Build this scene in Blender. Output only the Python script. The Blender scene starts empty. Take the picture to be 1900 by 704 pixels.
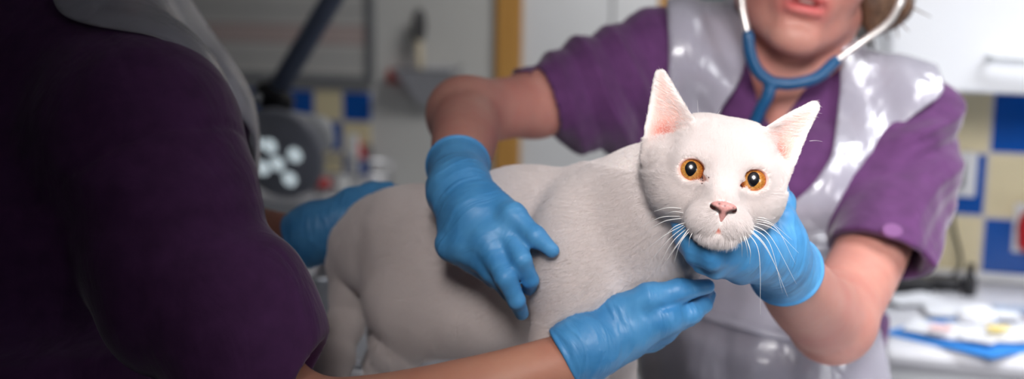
import bpy, bmesh, math, random
import numpy as np
from mathutils import Vector, Matrix

rng = np.random.default_rng(7)
random.seed(7)
rad = math.radians
SC = bpy.context.scene
COL = SC.collection

# ------------------------------------------------------------------ camera frame
F, CX, CY = 2200.0, 950.0, 352.0
CAM = np.array([0.0, 0.0, 1.55])
PITCH, ROLL = rad(9.0), rad(0.9)
FWD = np.array([0.0, math.cos(PITCH), -math.sin(PITCH)])
_r0 = np.array([1.0, 0.0, 0.0])
_u0 = np.array([0.0, math.sin(PITCH), math.cos(PITCH)])
RT = math.cos(ROLL) * _r0 + math.sin(ROLL) * _u0
UP = -math.sin(ROLL) * _r0 + math.cos(ROLL) * _u0


def at(px, py, D):
    """world point seen at photo pixel (px, py) at depth D metres"""
    return CAM + D * FWD + RT * ((px - CX) / F * D) + UP * ((CY - py) / F * D)


def nrm(v):
    v = np.asarray(v, float)
    return v / (np.linalg.norm(v) + 1e-12)


# ------------------------------------------------------------------ implicit shapes
def f32(a):
    return np.asarray(a, np.float32)


def cone(a, b, ra, rb):
    a, b = f32(a), f32(b)
    ba = b - a
    L = float(ba @ ba) + 1e-12

    def fn(P):
        pa = P - a
        t = np.clip((pa @ ba) / L, 0, 1)
        d = pa - t[:, None] * ba
        return np.sqrt(np.einsum('ij,ij->i', d, d)) - (ra + (rb - ra) * t)
    return fn


def ell(c, r, M=None):
    c, r = f32(c), f32(r)
    M = np.eye(3, dtype=np.float32) if M is None else f32(M)   # rows = axes

    def fn(P):
        q = (P - c) @ M.T
        a = q / r
        b = a / r
        k0 = np.sqrt(np.einsum('ij,ij->i', a, a))
        k1 = np.sqrt(np.einsum('ij,ij->i', b, b)) + 1e-9
        return k0 * (k0 - 1) / k1
    return fn


def slab(c, n):
    """half space, inside where (p-c).n < 0"""
    c, n = f32(c), f32(nrm(n))

    def fn(P):
        return (P - c) @ n
    return fn


def smin(a, b, k):
    if k <= 0:
        return np.minimum(a, b)
    h = np.maximum(k - np.abs(a - b), 0) / k
    return np.minimum(a, b) - h * h * k * 0.25


def smax(a, b, k):
    return -smin(-a, -b, k)


class Sdf:
    def __init__(self):
        self.ops = []
        self.disp = []

    def add(self, fn, k=0.0):
        self.ops.append(('a', fn, k)); return self

    def sub(self, fn, k=0.0):
        self.ops.append(('s', fn, k)); return self

    def cut(self, fn, k=0.0):
        self.ops.append(('i', fn, k)); return self

    def displace(self, fn):
        self.disp.append(fn); return self

    def __call__(self, P):
        d = None
        for o, fn, k in self.ops:
            e = fn(P)
            if d is None:
                d = e
            elif o == 'a':
                d = smin(d, e, k)
            elif o == 's':
                d = smax(d, -e, k)
            else:
                d = smax(d, e, k)
        for g in self.disp:
            d = d + g(P)
        return d


def chain(S, pts, k):
    """pts: [(point, radius), ...]"""
    for (p, r), (q, s) in zip(pts[:-1], pts[1:]):
        S.add(cone(p, q, r, s), k)


def _h(ix, iy, iz):
    h = (ix.astype(np.uint32) * np.uint32(374761393) + iy.astype(np.uint32) * np.uint32(668265263)
         + iz.astype(np.uint32) * np.uint32(2246822519))
    h = (h ^ (h >> np.uint32(13))) * np.uint32(1274126177)
    h = h ^ (h >> np.uint32(16))
    return (h & np.uint32(0xffff)).astype(np.float32) / 32767.5 - 1.0


def noise(P):
    P = np.asarray(P, np.float32) + 1000.0
    i = np.floor(P).astype(np.int64)
    f = (P - i).astype(np.float32)
    f = f * f * (3 - 2 * f)
    o = 0
    for dx in (0, 1):
        wx = f[:, 0] if dx else 1 - f[:, 0]
        for dy in (0, 1):
            wy = f[:, 1] if dy else 1 - f[:, 1]
            for dz in (0, 1):
                wz = f[:, 2] if dz else 1 - f[:, 2]
                o = o + wx * wy * wz * _h(i[:, 0] + dx, i[:, 1] + dy, i[:, 2] + dz)
    return o


def mesh_sdf(f, lo, hi, h, lip=1.7, S=6):
    """narrow-band naive surface nets -> verts, quads"""
    lo = np.asarray(lo, float)
    n = np.ceil((np.asarray(hi, float) - lo) / (h * S)).astype(int)
    ax = [lo[i] + np.arange(n[i] + 1) * h * S for i in range(3)]
    G = np.stack(np.meshgrid(*ax, indexing='ij'), -1).reshape(-1, 3).astype(np.float32)
    c = np.concatenate([f(G[i:i + 400000]) for i in range(0, len(G), 400000)]).reshape(n + 1)
    mn = np.full(n, 1e9, np.float32)
    for dx in (0, 1):
        for dy in (0, 1):
            for dz in (0, 1):
                mn = np.minimum(mn, np.abs(c[dx:n[0] + dx, dy:n[1] + dy, dz:n[2] + dz]))
    act = mn < S * h * lip
    N = n * S + 1
    D = np.repeat(np.repeat(np.repeat(c[:-1, :-1, :-1], S, 0), S, 1), S, 2)
    D = np.pad(D, ((0, 1), (0, 1), (0, 1)), mode='edge').astype(np.float32)
    mask = np.zeros(N, bool)
    am = np.repeat(np.repeat(np.repeat(act, S, 0), S, 1), S, 2)
    for dx in (0, 1):
        for dy in (0, 1):
            for dz in (0, 1):
                mask[dx:dx + N[0] - 1, dy:dy + N[1] - 1, dz:dz + N[2] - 1] |= am
    idx = np.argwhere(mask)
    vals = np.empty(len(idx), np.float32)
    for i in range(0, len(idx), 400000):
        P = (lo + idx[i:i + 400000] * h).astype(np.float32)
        vals[i:i + 400000] = f(P)
    D[mask] = vals
    ins = D < 0
    # active cells
    cnt = np.zeros(N - 1, np.int8)
    for dx in (0, 1):
        for dy in (0, 1):
            for dz in (0, 1):
                cnt += ins[dx:dx + N[0] - 1, dy:dy + N[1] - 1, dz:dz + N[2] - 1]
    cells = np.argwhere((cnt > 0) & (cnt < 8) & am)
    vid = np.full(N - 1, -1, np.int32)
    vid[cells[:, 0], cells[:, 1], cells[:, 2]] = np.arange(len(cells))
    corner = [(a, b, d) for a in (0, 1) for b in (0, 1) for d in (0, 1)]
    val = {o: D[cells[:, 0] + o[0], cells[:, 1] + o[1], cells[:, 2] + o[2]] for o in corner}
    acc = np.zeros((len(cells), 3))
    w = np.zeros(len(cells))
    for o in corner:
        for axis in range(3):
            if o[axis] == 0:
                q = list(o); q[axis] = 1; q = tuple(q)
                a, b = val[o], val[q]
                m = (a < 0) != (b < 0)
                t = np.where(m, a / np.where(m, a - b, 1), 0)
                p = np.zeros((len(cells), 3)) + np.array(o)
                p[:, axis] = t
                acc += p * m[:, None]
                w += m
    V = lo + (cells + acc / np.maximum(w, 1)[:, None]) * h
    quads = []
    for axis in range(3):
        b, d = (axis + 1) % 3, (axis + 2) % 3
        sl0 = [slice(0, N[i] - 1) for i in range(3)]
        sl1 = list(sl0)
        sl1[axis] = slice(1, N[axis])
        A, B = ins[tuple(sl0)], ins[tuple(sl1)]
        e = np.argwhere(A != B)
        e = e[(e[:, b] > 0) & (e[:, d] > 0)]
        s = A[e[:, 0], e[:, 1], e[:, 2]]
        def cell(ob, od):
            q = e.copy(); q[:, b] -= ob; q[:, d] -= od
            return vid[q[:, 0], q[:, 1], q[:, 2]]
        Q = np.stack([cell(1, 1), cell(0, 1), cell(0, 0), cell(1, 0)], 1)
        ok = (Q >= 0).all(1)
        Q, s = Q[ok], s[ok]
        Q[~s] = Q[~s][:, ::-1]
        quads.append(Q)
    Q = np.concatenate(quads)
    return V, Q


def vnormals(V, Q):
    n = np.cross(V[Q[:, 2]] - V[Q[:, 0]], V[Q[:, 3]] - V[Q[:, 1]])
    o = np.zeros_like(V)
    for i in range(4):
        np.add.at(o, Q[:, i], n)
    return o / (np.linalg.norm(o, axis=1, keepdims=True) + 1e-12)


def relax(V, Q, it=1, lam=0.5):
    """laplacian smoothing along the quads' edges"""
    for _ in range(it):
        s = np.zeros_like(V); c = np.zeros(len(V))
        for i in range(4):
            j = (i + 1) % 4
            np.add.at(s, Q[:, i], V[Q[:, j]]); np.add.at(c, Q[:, i], 1)
            np.add.at(s, Q[:, j], V[Q[:, i]]); np.add.at(c, Q[:, j], 1)
        V = V + lam * (s / np.maximum(c, 1)[:, None] - V)
    return V


# ------------------------------------------------------------------ scene helpers
MAT = {}      # object name -> world matrix (numpy 4x4)


def thing(name, label, cat, loc=(0, 0, 0), rz=0.0, group=None):
    o = bpy.data.objects.new(name, None)
    COL.objects.link(o)
    o.empty_display_size = 0.05
    o.location = tuple(float(x) for x in loc)
    o.rotation_euler = (0, 0, rz)
    tag(o, label, cat, group)
    MAT[o.name] = np.array(Matrix.Translation(Vector(o.location)) @ Matrix.Rotation(rz, 4, 'Z'))
    return o


def tag(o, label=None, cat=None, group=None, kind=None):
    if label: o['label'] = label
    if cat: o['category'] = cat
    if group: o['group'] = group
    if kind: o['kind'] = kind
    return o


def obj(name, V, Q, mat, parent=None, loc=(0, 0, 0), rz=0.0, smooth=True, attr=None, label=None, mods=None):
    """one mesh object from WORLD verts; origin at loc/rz or at the parent's origin"""
    if parent is not None:
        M = MAT[parent.name]
    else:
        M = np.array(Matrix.Translation(Vector(tuple(float(x) for x in loc))) @ Matrix.Rotation(rz, 4, 'Z'))
    V = np.asarray(V, float)
    L = (V - M[:3, 3]) @ M[:3, :3]
    me = bpy.data.meshes.new(name)
    if isinstance(Q, np.ndarray):
        k = Q.shape[1]
        me.vertices.add(len(L)); me.vertices.foreach_set('co', L.astype(np.float32).ravel())
        me.loops.add(Q.size); me.loops.foreach_set('vertex_index', Q.astype(np.int32).ravel())
        me.polygons.add(len(Q)); me.polygons.foreach_set('loop_start', (np.arange(len(Q)) * k).astype(np.int32))
        me.update(calc_edges=True)
        me.validate()
    else:
        me.from_pydata([tuple(x) for x in L], [], [tuple(int(i) for i in q) for q in Q])
    me.polygons.foreach_set('use_smooth', np.full(len(me.polygons), smooth))
    if attr:
        for an, av in attr.items():
            a = me.attributes.new(an, 'FLOAT', 'POINT')
            a.data.foreach_set('value', np.asarray(av, np.float32))
    me.materials.append(mat)
    o = bpy.data.objects.new(name, me)
    COL.objects.link(o)
    if parent is not None:
        o.parent = parent
        MAT[o.name] = M
    else:
        o.location = tuple(float(x) for x in loc); o.rotation_euler = (0, 0, rz)
        MAT[o.name] = M
    if label: o['label'] = label
    return o


def join(*parts):
    V, Q, n = [], [], 0
    for v, q in parts:
        V += [tuple(x) for x in v]; Q += [tuple(int(i) + n for i in f) for f in q]; n = len(V)
    return V, Q


def box(c, size, R=None, bev=0.0, seg=2):
    """bevelled box; R rows = local axes in world"""
    bm = bmesh.new()
    bmesh.ops.create_cube(bm, size=1.0)
    for v in bm.verts:
        v.co = Vector((v.co.x * size[0], v.co.y * size[1], v.co.z * size[2]))
    if bev > 0:
        bmesh.ops.bevel(bm, geom=bm.edges[:], offset=bev, segments=seg, affect='EDGES', profile=0.5)
    bm.verts.index_update()
    V = np.array([v.co[:] for v in bm.verts]); Q = [tuple(v.index for v in f.verts) for f in bm.faces]
    bm.free()
    R = np.eye(3) if R is None else np.asarray(R)
    return V @ R + np.asarray(c), Q


def frame_of(d, up=(0, 0, 1)):
    d = nrm(d)
    u = np.asarray(up, float)
    if abs(d @ nrm(u)) > 0.98:
        u = np.array([1.0, 0, 0])
    x = nrm(np.cross(u, d))
    return x, np.cross(d, x), d


def lathe(prof, base, axis=(0, 0, 1), n=40, sx=1.0, sy=1.0):
    """profile [(r, h)...] turned about axis from base"""
    x, y, d = frame_of(axis)
    V, Q = [], []
    for r, hh in prof:
        for i in range(n):
            a = 2 * math.pi * i / n
            V.append(np.asarray(base) + d * hh + x * (r * sx * math.cos(a)) + y * (r * sy * math.sin(a)))
    for j in range(len(prof) - 1):
        for i in range(n):
            Q.append((j * n + i, j * n + (i + 1) % n, (j + 1) * n + (i + 1) % n, (j + 1) * n + i))
    if prof[0][0] > 1e-6: Q.append(tuple(range(n))[::-1])
    if prof[-1][0] > 1e-6: Q.append(tuple((len(prof) - 1) * n + i for i in range(n)))
    return V, Q


def spline(pts, m=8):
    """Catmull-Rom through pts (any dimension)"""
    P = np.asarray(pts, float)
    P = np.vstack([2 * P[0] - P[1], P, 2 * P[-1] - P[-2]])
    out = []
    for i in range(1, len(P) - 2):
        for t in np.linspace(0, 1, m, endpoint=False):
            a, b, c, d = P[i - 1], P[i], P[i + 1], P[i + 2]
            out.append(0.5 * (2 * b + (c - a) * t + (2 * a - 5 * b + 4 * c - d) * t * t + (3 * b - a - 3 * c + d) * t ** 3))
    out.append(P[-2])
    return np.array(out)


def tube(pts, r, n=10, cap=True, flat=1.0):
    """tube through pts; r number or list"""
    P = np.asarray(pts, float)
    m = len(P)
    r = np.full(m, r) if np.isscalar(r) else np.asarray(r, float)
    T = np.gradient(P, axis=0)
    x, y, _ = frame_of(T[0])
    V, Q = [], []
    for j in range(m):
        t = nrm(T[j])
        x = nrm(x - t * (x @ t)); y = np.cross(t, x)
        for i in range(n):
            a = 2 * math.pi * i / n
            V.append(P[j] + r[j] * (x * math.cos(a) + flat * y * math.sin(a)))
    for j in range(m - 1):
        for i in range(n):
            Q.append((j * n + i, j * n + (i + 1) % n, (j + 1) * n + (i + 1) % n, (j + 1) * n + i))
    if cap:
        Q.append(tuple(range(n))[::-1]); Q.append(tuple((m - 1) * n + i for i in range(n)))
    return V, Q


# ------------------------------------------------------------------ materials
def srgb(r, g, b):
    f = lambda c: (c / 12.92 if c <= 0.04045 else ((c + 0.055) / 1.055) ** 2.4)
    return (f(r / 255), f(g / 255), f(b / 255), 1.0)


class NT:
    def __init__(self, name):
        self.m = bpy.data.materials.new(name)
        self.m.use_nodes = True
        self.t = self.m.node_tree
        self.t.nodes.clear()
        self.out = self.n('ShaderNodeOutputMaterial')

    def n(self, typ, **kw):
        x = self.t.nodes.new(typ)
        for k, v in kw.items():
            if k in x.inputs.keys() if hasattr(x, 'inputs') else False:
                x.inputs[k].default_value = v
            else:
                setattr(x, k, v)
        return x

    def l(self, a, b):
        self.t.links.new(a, b)

    def bsdf(self, col, rough=0.5, **kw):
        b = self.n('ShaderNodeBsdfPrincipled')
        if isinstance(col, tuple): b.inputs['Base Color'].default_value = col
        else: self.l(col, b.inputs['Base Color'])
        b.inputs['Roughness'].default_value = rough
        for k, v in kw.items():
            b.inputs[k.replace('_', ' ')].default_value = v
        self.l(b.outputs[0], self.out.inputs[0])
        return b

    def coord(self, scale=(1, 1, 1), rot=(0, 0, 0), kind='Object'):
        c = self.n('ShaderNodeTexCoord')
        m = self.n('ShaderNodeMapping')
        m.inputs['Scale'].default_value = scale
        m.inputs['Rotation'].default_value = rot
        self.l(c.outputs[kind], m.inputs[0])
        return m.outputs[0]

    def noise(self, vec, scale, detail=3.0, rough=0.5, dist=0.0):
        x = self.n('ShaderNodeTexNoise')
        x.inputs['Scale'].default_value = scale; x.inputs['Detail'].default_value = detail
        x.inputs['Roughness'].default_value = rough; x.inputs['Distortion'].default_value = dist
        self.l(vec, x.inputs['Vector'])
        return x.outputs['Fac']

    def ramp(self, fac, stops):
        r = self.n('ShaderNodeValToRGB')
        e = r.color_ramp.elements
        while len(e) < len(stops): e.new(0.5)
        for x, (p, c) in zip(e, stops):
            x.position = p; x.color = c
        self.l(fac, r.inputs[0])
        return r.outputs[0]

    def bump(self, h, b, strength=0.3, dist=0.002):
        x = self.n('ShaderNodeBump')
        x.inputs['Strength'].default_value = strength; x.inputs['Distance'].default_value = dist
        self.l(h, x.inputs['Height'])
        self.l(x.outputs[0], b.inputs['Normal'])

    def math(self, op, a, b=None, c=None):
        x = self.n('ShaderNodeMath', operation=op)
        for i, v in enumerate((a, b, c)):
            if v is None: continue
            if isinstance(v, (int, float)): x.inputs[i].default_value = v
            else: self.l(v, x.inputs[i])
        return x.outputs[0]

    def mix(self, fac, a, b):
        x = self.n('ShaderNodeMix', data_type='RGBA')
        for s, v in ((x.inputs[0], fac), (x.inputs[6], a), (x.inputs[7], b)):
            if isinstance(v, (int, float, tuple)): s.default_value = v
            else: self.l(v, s)
        return x.outputs[2]

    def attr(self, name):
        a = self.n('ShaderNodeAttribute', attribute_name=name)
        return a.outputs['Fac']


def plain(name, col, rough=0.5, var=0.06, scale=30.0, bump=0.0, **kw):
    """a surface with slight procedural mottling"""
    t = NT(name)
    v = t.coord()
    n = t.noise(v, scale, 3)
    lo = tuple(c * (1 - var) for c in col[:3]) + (1,)
    hi = tuple(min(1, c * (1 + var)) for c in col[:3]) + (1,)
    b = t.bsdf(t.ramp(n, [(0.3, lo), (0.7, hi)]), rough, **kw)
    if bump: t.bump(t.noise(v, scale * 6, 3), b, bump, 0.001)
    return t.m
# ================================================================== the cat
TABLE_Z = 1.045
CATLOC = at(950, 352, 1.03) * np.array([1, 1, 0]) + np.array([0, 0, TABLE_Z])
cat = thing('cat', 'white cat with amber eyes held on the examination table', 'cat', CATLOC)

SH = 0.85 / F                                   # one photo pixel at the cat's face, in metres
HO = at(1342, 326, 0.85)                        # between the eyes
_f = nrm(CAM - HO)
_r = nrm(RT - _f * (RT @ _f)); _u = np.cross(_f, _r)
_a = rad(9.7)
_r, _u = math.cos(_a) * _r - math.sin(_a) * _u, math.sin(_a) * _r + math.cos(_a) * _u
_y = rad(6.0)
HF = math.cos(_y) * _f + math.sin(_y) * _r
HR = math.cos(_y) * _r - math.sin(_y) * _f
HU = _u
HM = np.stack([HR, HU, HF])                     # rows: head axes


def hp(x, y, z):
    return HO + SH * (x * HR + y * HU + z * HF)


def hell(c, r, rot=0.0, yaw=0.0):
    M = HM
    if rot:
        a = rad(rot); M = np.stack([math.cos(a) * M[0] + math.sin(a) * M[1], -math.sin(a) * M[0] + math.cos(a) * M[1], M[2]])
    if yaw:
        a = rad(yaw); M = np.stack([math.cos(a) * M[0] - math.sin(a) * M[2], M[1], math.sin(a) * M[0] + math.cos(a) * M[2]])
    return ell(hp(*c), np.array(r) * SH, M)


def hcone(a, b, ra, rb):
    return cone(hp(*a), hp(*b), ra * SH, rb * SH)


def tri2d(p, a, b, c):
    """signed 2D distance to a triangle (counter-clockwise)"""
    def seg(p, a, b):
        pa, ba = p - a, b - a
        t = np.clip(pa @ ba / (ba @ ba), 0, 1)
        d = pa - t[:, None] * ba
        return np.sqrt(np.einsum('ij,ij->i', d, d))
    d = np.minimum(np.minimum(seg(p, a, b), seg(p, b, c)), seg(p, c, a))
    cr = lambda u, v: u[0] * v[:, 1] - u[1] * v[:, 0]
    ins = (cr(b - a, p - a) > 0) & (cr(c - b, p - b) > 0) & (cr(a - c, p - c) > 0)
    return np.where(ins, -d, d)


EARS = []
for s in (-1, 1):
    if s < 0:
        inn, out_, tip = np.array((-74., 92, -72)), np.array((-144., 4, -84)), np.array((-146., 178, -76))
    else:
        inn, out_, tip = np.array((70., 97, -72)), np.array((115., 4, -88)), np.array((165., 164, -84))
    W = lambda p: p[0] * HR + p[1] * HU + p[2] * HF
    mid = (inn + out_) / 2
    e_y = nrm(W(tip) - W(mid))
    e_x = W(out_) - W(inn); e_x = nrm(e_x - e_y * (e_x @ e_y))
    e_n = np.cross(e_x, e_y)
    if e_n @ HF < 0: e_n = -e_n
    cen = hp(*mid)
    to = lambda q: np.array([(hp(*q) - cen) @ e_x, (hp(*q) - cen) @ e_y]) / SH
    EARS.append(dict(c=cen, x=e_x, y=e_y, n=e_n, a=to(inn), b=to(out_), t=to(tip)))


def ear_local(E, P):
    q = (P - f32(E['c'])) / SH
    return q @ f32(E['x']), q @ f32(E['y']), q @ f32(E['n'])


def ear_fn(E):
    A, B, C = E['a'], E['b'], E['t']
    if (B - A)[0] * (C - A)[1] - (B - A)[1] * (C - A)[0] < 0: A, B = B, A
    cent = (A + B + C) / 3
    sh = lambda p: f32(cent + (p - cent) * 0.90)
    A, B, C = sh(A), sh(B), sh(C)

    def fn(P):
        x, y, z = ear_local(E, P)
        cup = 0.0150 * x * x * np.clip(1.15 - y / 130.0, 0.15, 1.05) * np.clip((y + 25) / 50.0, .12, 1)
        zz = z - np.minimum(cup, 44) + 15
        d2 = tri2d(np.stack([x, y], 1), A, B, C) - 9
        return (np.sqrt(np.maximum(d2, 0) ** 2 + zz * zz * 0.8) - 4.2) * SH * 0.8
    return fn


def build_cat_sdf():
    S = Sdf()
    k = 0.012
    # trunk
    S.add(cone(at(1150, 425, 1.0), at(970, 438, 1.035), .052, .052), k)
    S.add(cone(at(970, 438, 1.035), at(765, 455, 1.095), .052, .046), .03)
    S.add(ell(at(1205, 452, .965), (.040, .044, .050)), .03)
    S.add(cone(at(765, 455, 1.095), at(712, 478, 1.11), .046, .036), .03)
    S.add(ell(at(1085, 490, .958), (.045, .066, .042), np.stack([RT, UP, FWD])), .02)       # near shoulder
    S.add(ell(at(1130, 500, 1.03), (.040, .055, .040), np.stack([RT, UP, FWD])), .02)
    # neck
    S.add(cone(hp(-14, -28, -150), at(1160, 415, .99), .040, .052), .03)
    S.add(ell(at(1205, 385, .955), (.036, .044, .040), np.stack([RT, UP, FWD])), .03)
    # haunches
    S.add(ell(at(808, 540, 1.062), (.064, .056, .036), np.stack([nrm(RT + .25 * UP), nrm(UP - .25 * RT), FWD])), .018)
    S.add(ell(at(890, 560, 1.055), (.062, .046, .046), np.stack([RT, UP, FWD])), .02)      # belly
    S.add(ell(at(780, 545, 1.14), (.056, .056, .034), np.stack([RT, UP, FWD])), .018)
    zt = TABLE_Z + 0.0142

    def ground(px, D):
        p = at(px, 900, D); return np.array([p[0], p[1], zt])
    # hind legs
    hk = at(712, 690, 1.10)
    chain(S, [(at(800, 590, 1.062), .030), (at(740, 640, 1.08), .022), (hk, .013), (np.array([hk[0] + .018, hk[1], zt + .02]), .011), (ground(775, 1.07), .011), (ground(800, 1.055), .011)], .010)
    hk = at(705, 672, 1.19)
    chain(S, [(at(770, 590, 1.15), .028), (at(730, 620, 1.17), .020), (hk, .012), (np.array([hk[0] + .015, hk[1], zt + .02]), .011), (ground(770, 1.17), .011), (ground(795, 1.16), .011)], .010)
    # fore legs
    g = ground(1118, .955)
    chain(S, [(at(1075, 540, .955), .034), (at(1055, 630, .955), .026), (at(1095, 760, .955), .0165), (g + np.array([0, .004, .02]), .012), (g, .0125), (g + RT * .018 - FWD * .01, .012)], .012)
    g = ground(1165, 1.02)
    chain(S, [(at(1130, 560, 1.02), .030), (at(1125, 650, 1.02), .021), (at(1150, 760, 1.02), .0160), (g + np.array([0, .004, .02]), .012), (g, .0125), (g + RT * .018 - FWD * .01, .012)], .012)
    # tail, hanging down behind
    tp = [(at(705, 430, 1.115), .030), (at(672, 455, 1.125), .0215), (at(650, 490, 1.135), .0165), (at(648, 540, 1.135), .0145), (at(640, 600, 1.13), .0138), (at(622, 660, 1.12), .0138), (at(606, 715, 1.11), .013), (at(598, 770, 1.10), .0115), (at(604, 820, 1.09), .008)]
    for q in zip(tp[:-1], tp[1:]):
        S.add(cone(q[0][0], q[1][0], q[0][1], q[1][1]), .024 if q[0][1] > .018 else .012)
    # ---- head
    S.add(hell((0, 22, -100), (107, 84, 98)), .03)
    S.add(hell((0, -8, -66), (116, 72, 62)), .012)
    for s in (-1, 1):
        S.add(hell((s * 74, -36, -74), (50, 56, 66)), .012)
        S.add(hell((s * 52, 22, -28), (34, 26, 30)), .010)             # brow
        S.add(hell((s * 50, 72, -88), (42, 30, 48)), .012)
    S.add(hell((-108, 12, -112), (36, 52, 52)), .010)
    S.add(hell((92, 6, -112), (34, 50, 52)), .010)
    S.add(hcone((0, -80, -10), (0, -50, -120), 52, 74), .012)          # jaw to throat
    S.add(hcone((0, 30, -36), (0, -46, 44), 40, 23), .014)             # bridge
    S.add(hcone((2, -82, 10), (2, -80, 44), 40, 28), .010)
    for s in (-1, 1):
        S.add(hell((s * 24 + 3, -83, 36), (33, 24, 31)), .010)             # whisker pads
    S.add(hell((3, -106, 36), (29, 16, 28)), .008)                     # chin
    for E in EARS:
        S.add(ear_fn(E), .007)
    for s in (-1, 1):
        S.add(hell((s * 59, 0, -25), (33, 33, 33)), .005)              # lids
    for s in (-1, 1):
        S.sub(hell((s * 60, 1, 12), (23.5, 20.5, 44), rot=s * 8, yaw=s * 12), .0014)
        S.sub(hell((s * 37, -13, 10), (8, 5, 30), rot=s * 38), .0012)  # tear corner
    # mouth and philtrum creases
    S.sub(hcone((2.5, -78, 80), (1, -97, 75), 1.6, 2.0), .002)
    for s in (-1, 1):
        S.sub(hcone((1, -98, 76), (1 + s * 20, -103, 66), 2.6, 2.0), .002)
        S.sub(hcone((1 + s * 20, -103, 66), (1 + s * 38, -101, 47), 2.0, 1.2), .002)
    return S


CS = build_cat_sdf()
_pts = np.array([at(560, 352, 1.14), at(1560, 100, .85), hp(0, 0, 110), at(700, 900, 1.25), hp(-160, 180, -60), hp(170, 180, -60), at(560, 704, 1.3)])
lo = _pts.min(0) - .012; hi = _pts.max(0) + .012
lo[2] = TABLE_Z - .006; hi[2] = hp(0, 185, -70)[2] + .03
lo[1] = hp(0, -60, 95)[1] - .01
hi[1] = at(700, 600, 1.24)[1]
CV, CQ = mesh_sdf(CS, lo, hi, .00150 if not globals().get('QUICK') else .003)
CV = relax(CV, CQ, 1, .3)
CN = vnormals(CV, CQ)


def head_local(P):
    q = (P - HO) / SH
    return q @ HR, q @ HU, q @ HF


def pinkness(P, N):
    """where bare pink skin shows: eye rims, inner ears, lips"""
    x, y, z = head_local(P)
    pk = np.zeros(len(P)); deep = np.zeros(len(P))
    for s in (-1, 1):
        r = np.hypot((x - s * 60) / 25.5, (y - 1) / 22.5)
        pk = np.maximum(pk, np.exp(-((r - .96) / .07) ** 2) * (z > -40) * .8 * (r < 1.6))
        pk = np.maximum(pk, .7 * (r < .98) * (z > -60))
        deep = np.maximum(deep, .35 * np.clip((1.0 - r) / .06, 0, 1) * (z > -60))
        pk = np.maximum(pk, np.exp(-(((x - s * 37) / 11) ** 2 + ((y + 13) / 8) ** 2)) * (z > -30))
    for E in EARS:
        ex, ey, en = ear_local(E, P.astype(np.float32))
        A, B, C = E['a'], E['b'], E['t']
        if (B - A)[0] * (C - A)[1] - (B - A)[1] * (C - A)[0] < 0: A, B = B, A
        d2 = tri2d(np.stack([ex, ey], 1).astype(np.float32), f32(A), f32(B), f32(C))
        fr = N @ E['n']
        cup = np.minimum(0.0150 * ex * ex * np.clip(1.15 - ey / 130.0, 0.15, 1.05) * np.clip((ey + 25) / 50.0, .12, 1), 44)
        front = 1 / (1 + np.exp(-(fr - .1) / .12))
        inn = front / (1 + np.exp(d2 / 3.0)) / (1 + np.exp((en - cup - 2) / 5.0 - 2)) / (1 + np.exp(-(ey - 2) / 5))
        pk = np.maximum(pk, inn)
        deep = np.maximum(deep, inn * np.exp(-((ey - 16) / 24) ** 2 - ((ex - 4) / 24) ** 2))
    lip = np.exp(-((x - 1) / 8) ** 2 - ((y + 100) / 4.5) ** 2) * (z > 40)
    pk = np.maximum(pk, lip)
    deep = np.maximum(deep, 1.0 * lip)
    my = -98.5 - 4.5 * np.clip(np.abs(x - 1) / 18, 0, 1)
    ml = np.exp(-((y - my) / 2.0) ** 2) * (np.abs(x - 1) < 26) * (z > 40)
    pk = np.maximum(pk, ml); deep = np.maximum(deep, .7 * ml)
    return pk, deep


CPK, CDEEP = pinkness(CV, CN)

t = NT('cat_skin')
b = t.bsdf((1, 1, 1, 1), .6, Specular_IOR_Level=.2)
c = t.mix(t.attr('pink'), srgb(242, 234, 230), srgb(242, 200, 188))
c = t.mix(t.attr('deep'), c, srgb(200, 104, 86))
t.l(c, b.inputs['Base Color'])
b.inputs['Subsurface Weight'].default_value = .25
b.inputs['Subsurface Radius'].default_value = (.006, .003, .002)
b.inputs['Subsurface Scale'].default_value = 1.0
M_CATSKIN = t.m
cat_body = obj('body', CV, CQ, M_CATSKIN, cat, attr={'pink': CPK, 'deep': CDEEP})

# ---- fur, one hair curves object growing on the body
t = NT('white_fur')
b = t.n('ShaderNodeBsdfPrincipled')
b.inputs['Base Color'].default_value = srgb(251, 244, 243)
b.inputs['Roughness'].default_value = .55
b.inputs['Specular IOR Level'].default_value = .25
tr = t.n('ShaderNodeBsdfTranslucent'); tr.inputs[0].default_value = srgb(250, 244, 238)
mx = t.n('ShaderNodeMixShader'); mx.inputs[0].default_value = .35
t.l(b.outputs[0], mx.inputs[1]); t.l(tr.outputs[0], mx.inputs[2]); t.l(mx.outputs[0], t.out.inputs[0])
M_FUR = t.m


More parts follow.
